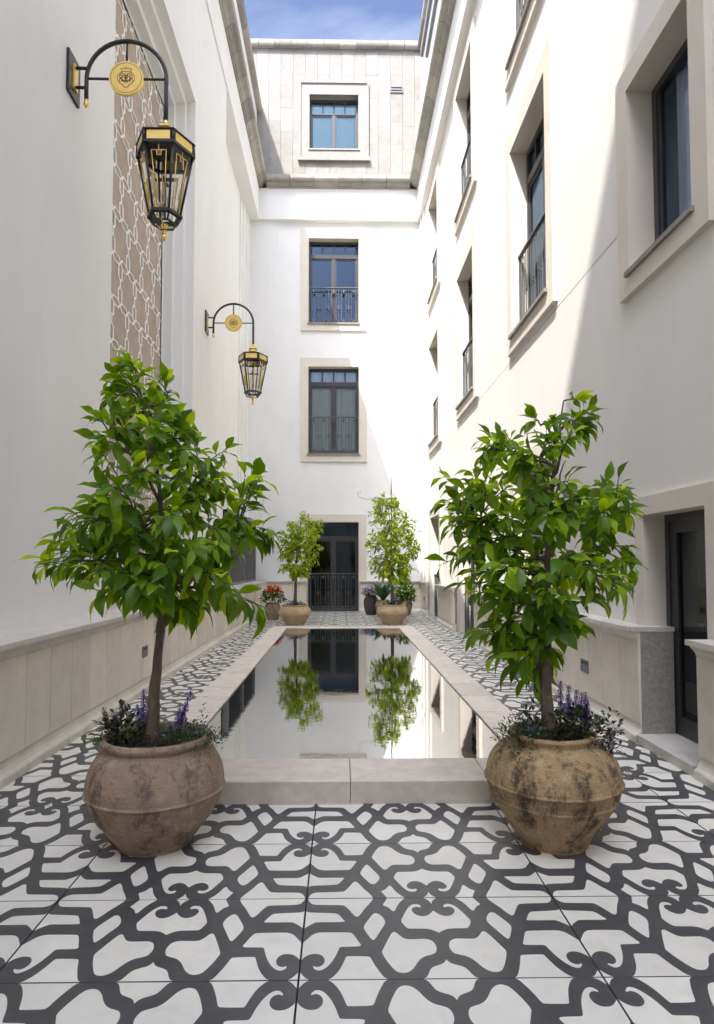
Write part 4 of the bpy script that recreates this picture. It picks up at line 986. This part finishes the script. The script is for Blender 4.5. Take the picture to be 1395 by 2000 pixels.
for (x, y, s, w_) in ((FLx, FLy, 41, 'left'), (FRx, FRy, 42, 'right')):
    planting((x, y - .03, .37), s, 'low purple and green plants at the foot of the %s tree beyond the pool' % w_, [
        ('tuft', 'leaf_small', (0, -.05, 0), (.22, .14, .09), 240, (.02, .05)), ('tuft', 'violet', (-.06 if w_ == 'left' else .06, -.1, .05), (.12, .06, .08), 90, (.014, .028), .8), ('tuft', 'leaf_bright', (.12, -.08, 0), (.08, .06, .06), 40, (.02, .04))])
# smaller pots against the back wall
POT_T = [(.001, .002), (.10, 0), (.115, .012), (.15, .10), (.175, .20), (.178, .26), (.16, .32), (.138, .35), (.148, .365), (.142, .375), (.126, .37), (.125, .34)]
make_pot((-1.47, 13.75, 0), POT_T, 'pot_brown', 'brown pot of red flowers left of the back door', .127, .345, 9, name='flower_pot')
planting((-1.47, 13.75, .34), 51, 'red flowering plant in the brown pot near the back left corner', [('tuft', 'leaf_broad', (0, 0, .0), (.26, .22, .28), 230, (.06, .11)), ('tuft', 'leaf_bright', (0, -.06, .05), (.23, .18, .22), 130, (.05, .09)), ('tuft', 'red', (.02, -.03, .24), (.20, .16, .13), 230, (.03, .055), .9)], 'flowers against the back wall')
POT_U = [(.001, .002), (.11, 0), (.125, .012), (.155, .10), (.175, .22), (.178, .31), (.155, .40), (.118, .45), (.125, .468), (.118, .475), (.10, .47), (.10, .44)]
make_pot((.735, 15.05, 0), POT_U, 'pot_dark', 'dark glazed jar of lavender flowers right of the back door', .10, .445, 10, name='flower_pot')
planting((.735, 15.05, .44), 52, 'lavender hydrangea heads over the dark glazed jar', [('tuft', 'leaf_broad', (0, 0, 0), (.21, .19, .13), 110, (.05, .09)), ('tuft', 'lavender', (-.03, -.04, .05), (.20, .16, .16), 300, (.025, .045), .95)], 'flowers against the back wall')
make_pot((1.0, 14.75, 0), POT_T, 'pot_brown', 'small brown pot half hidden behind the right sand pot', .127, .345, 12, name='flower_pot')
rr = random.Random(60); pl = tag(empty('broad_leaf_plant', (1.0, 14.75, .34)), 'broad upright dark green leaves behind the right sand pot', 'plant')
for k in range(11):
    mb = MB(); an = k * 2.4; L = rr.uniform(.42, .62); d = Vector((cos(an) * .45, sin(an) * .35, 1.0 - .05 * k))
    leaf_shape(mb, L, .15, .12 + .03 * k, .25, M4=orient(Vector((cos(an) * .03, sin(an) * .03, 0)), d, Vector((cos(an + pi), sin(an + pi), .4)))); part('leaf', mb, 'leaf_broad', pl)
make_pot((1.52, 14.9, 0), POT_T, 'pot_brown', 'small brown pot near the back right corner', .127, .345, 13, name='flower_pot')
planting((1.52, 14.9, .33), 53, 'bright green leafy shrub near the back right corner', [('tuft', 'leaf_bright', (0, 0, .0), (.25, .22, .44), 260, (.08, .15)), ('tuft', 'leaf_broad', (0, 0, -.05), (.24, .2, .36), 120, (.08, .13))], None, 'leafy_shrub', 'shrub')

# ------------------------------------------------------------------ scale to metres
done = set()
for o in list(scene.objects):
    o.location = o.location * SC
    if o.type == 'MESH' and o.data.name not in done:
        done.add(o.data.name); o.data.transform(Matrix.Scale(SC, 4))
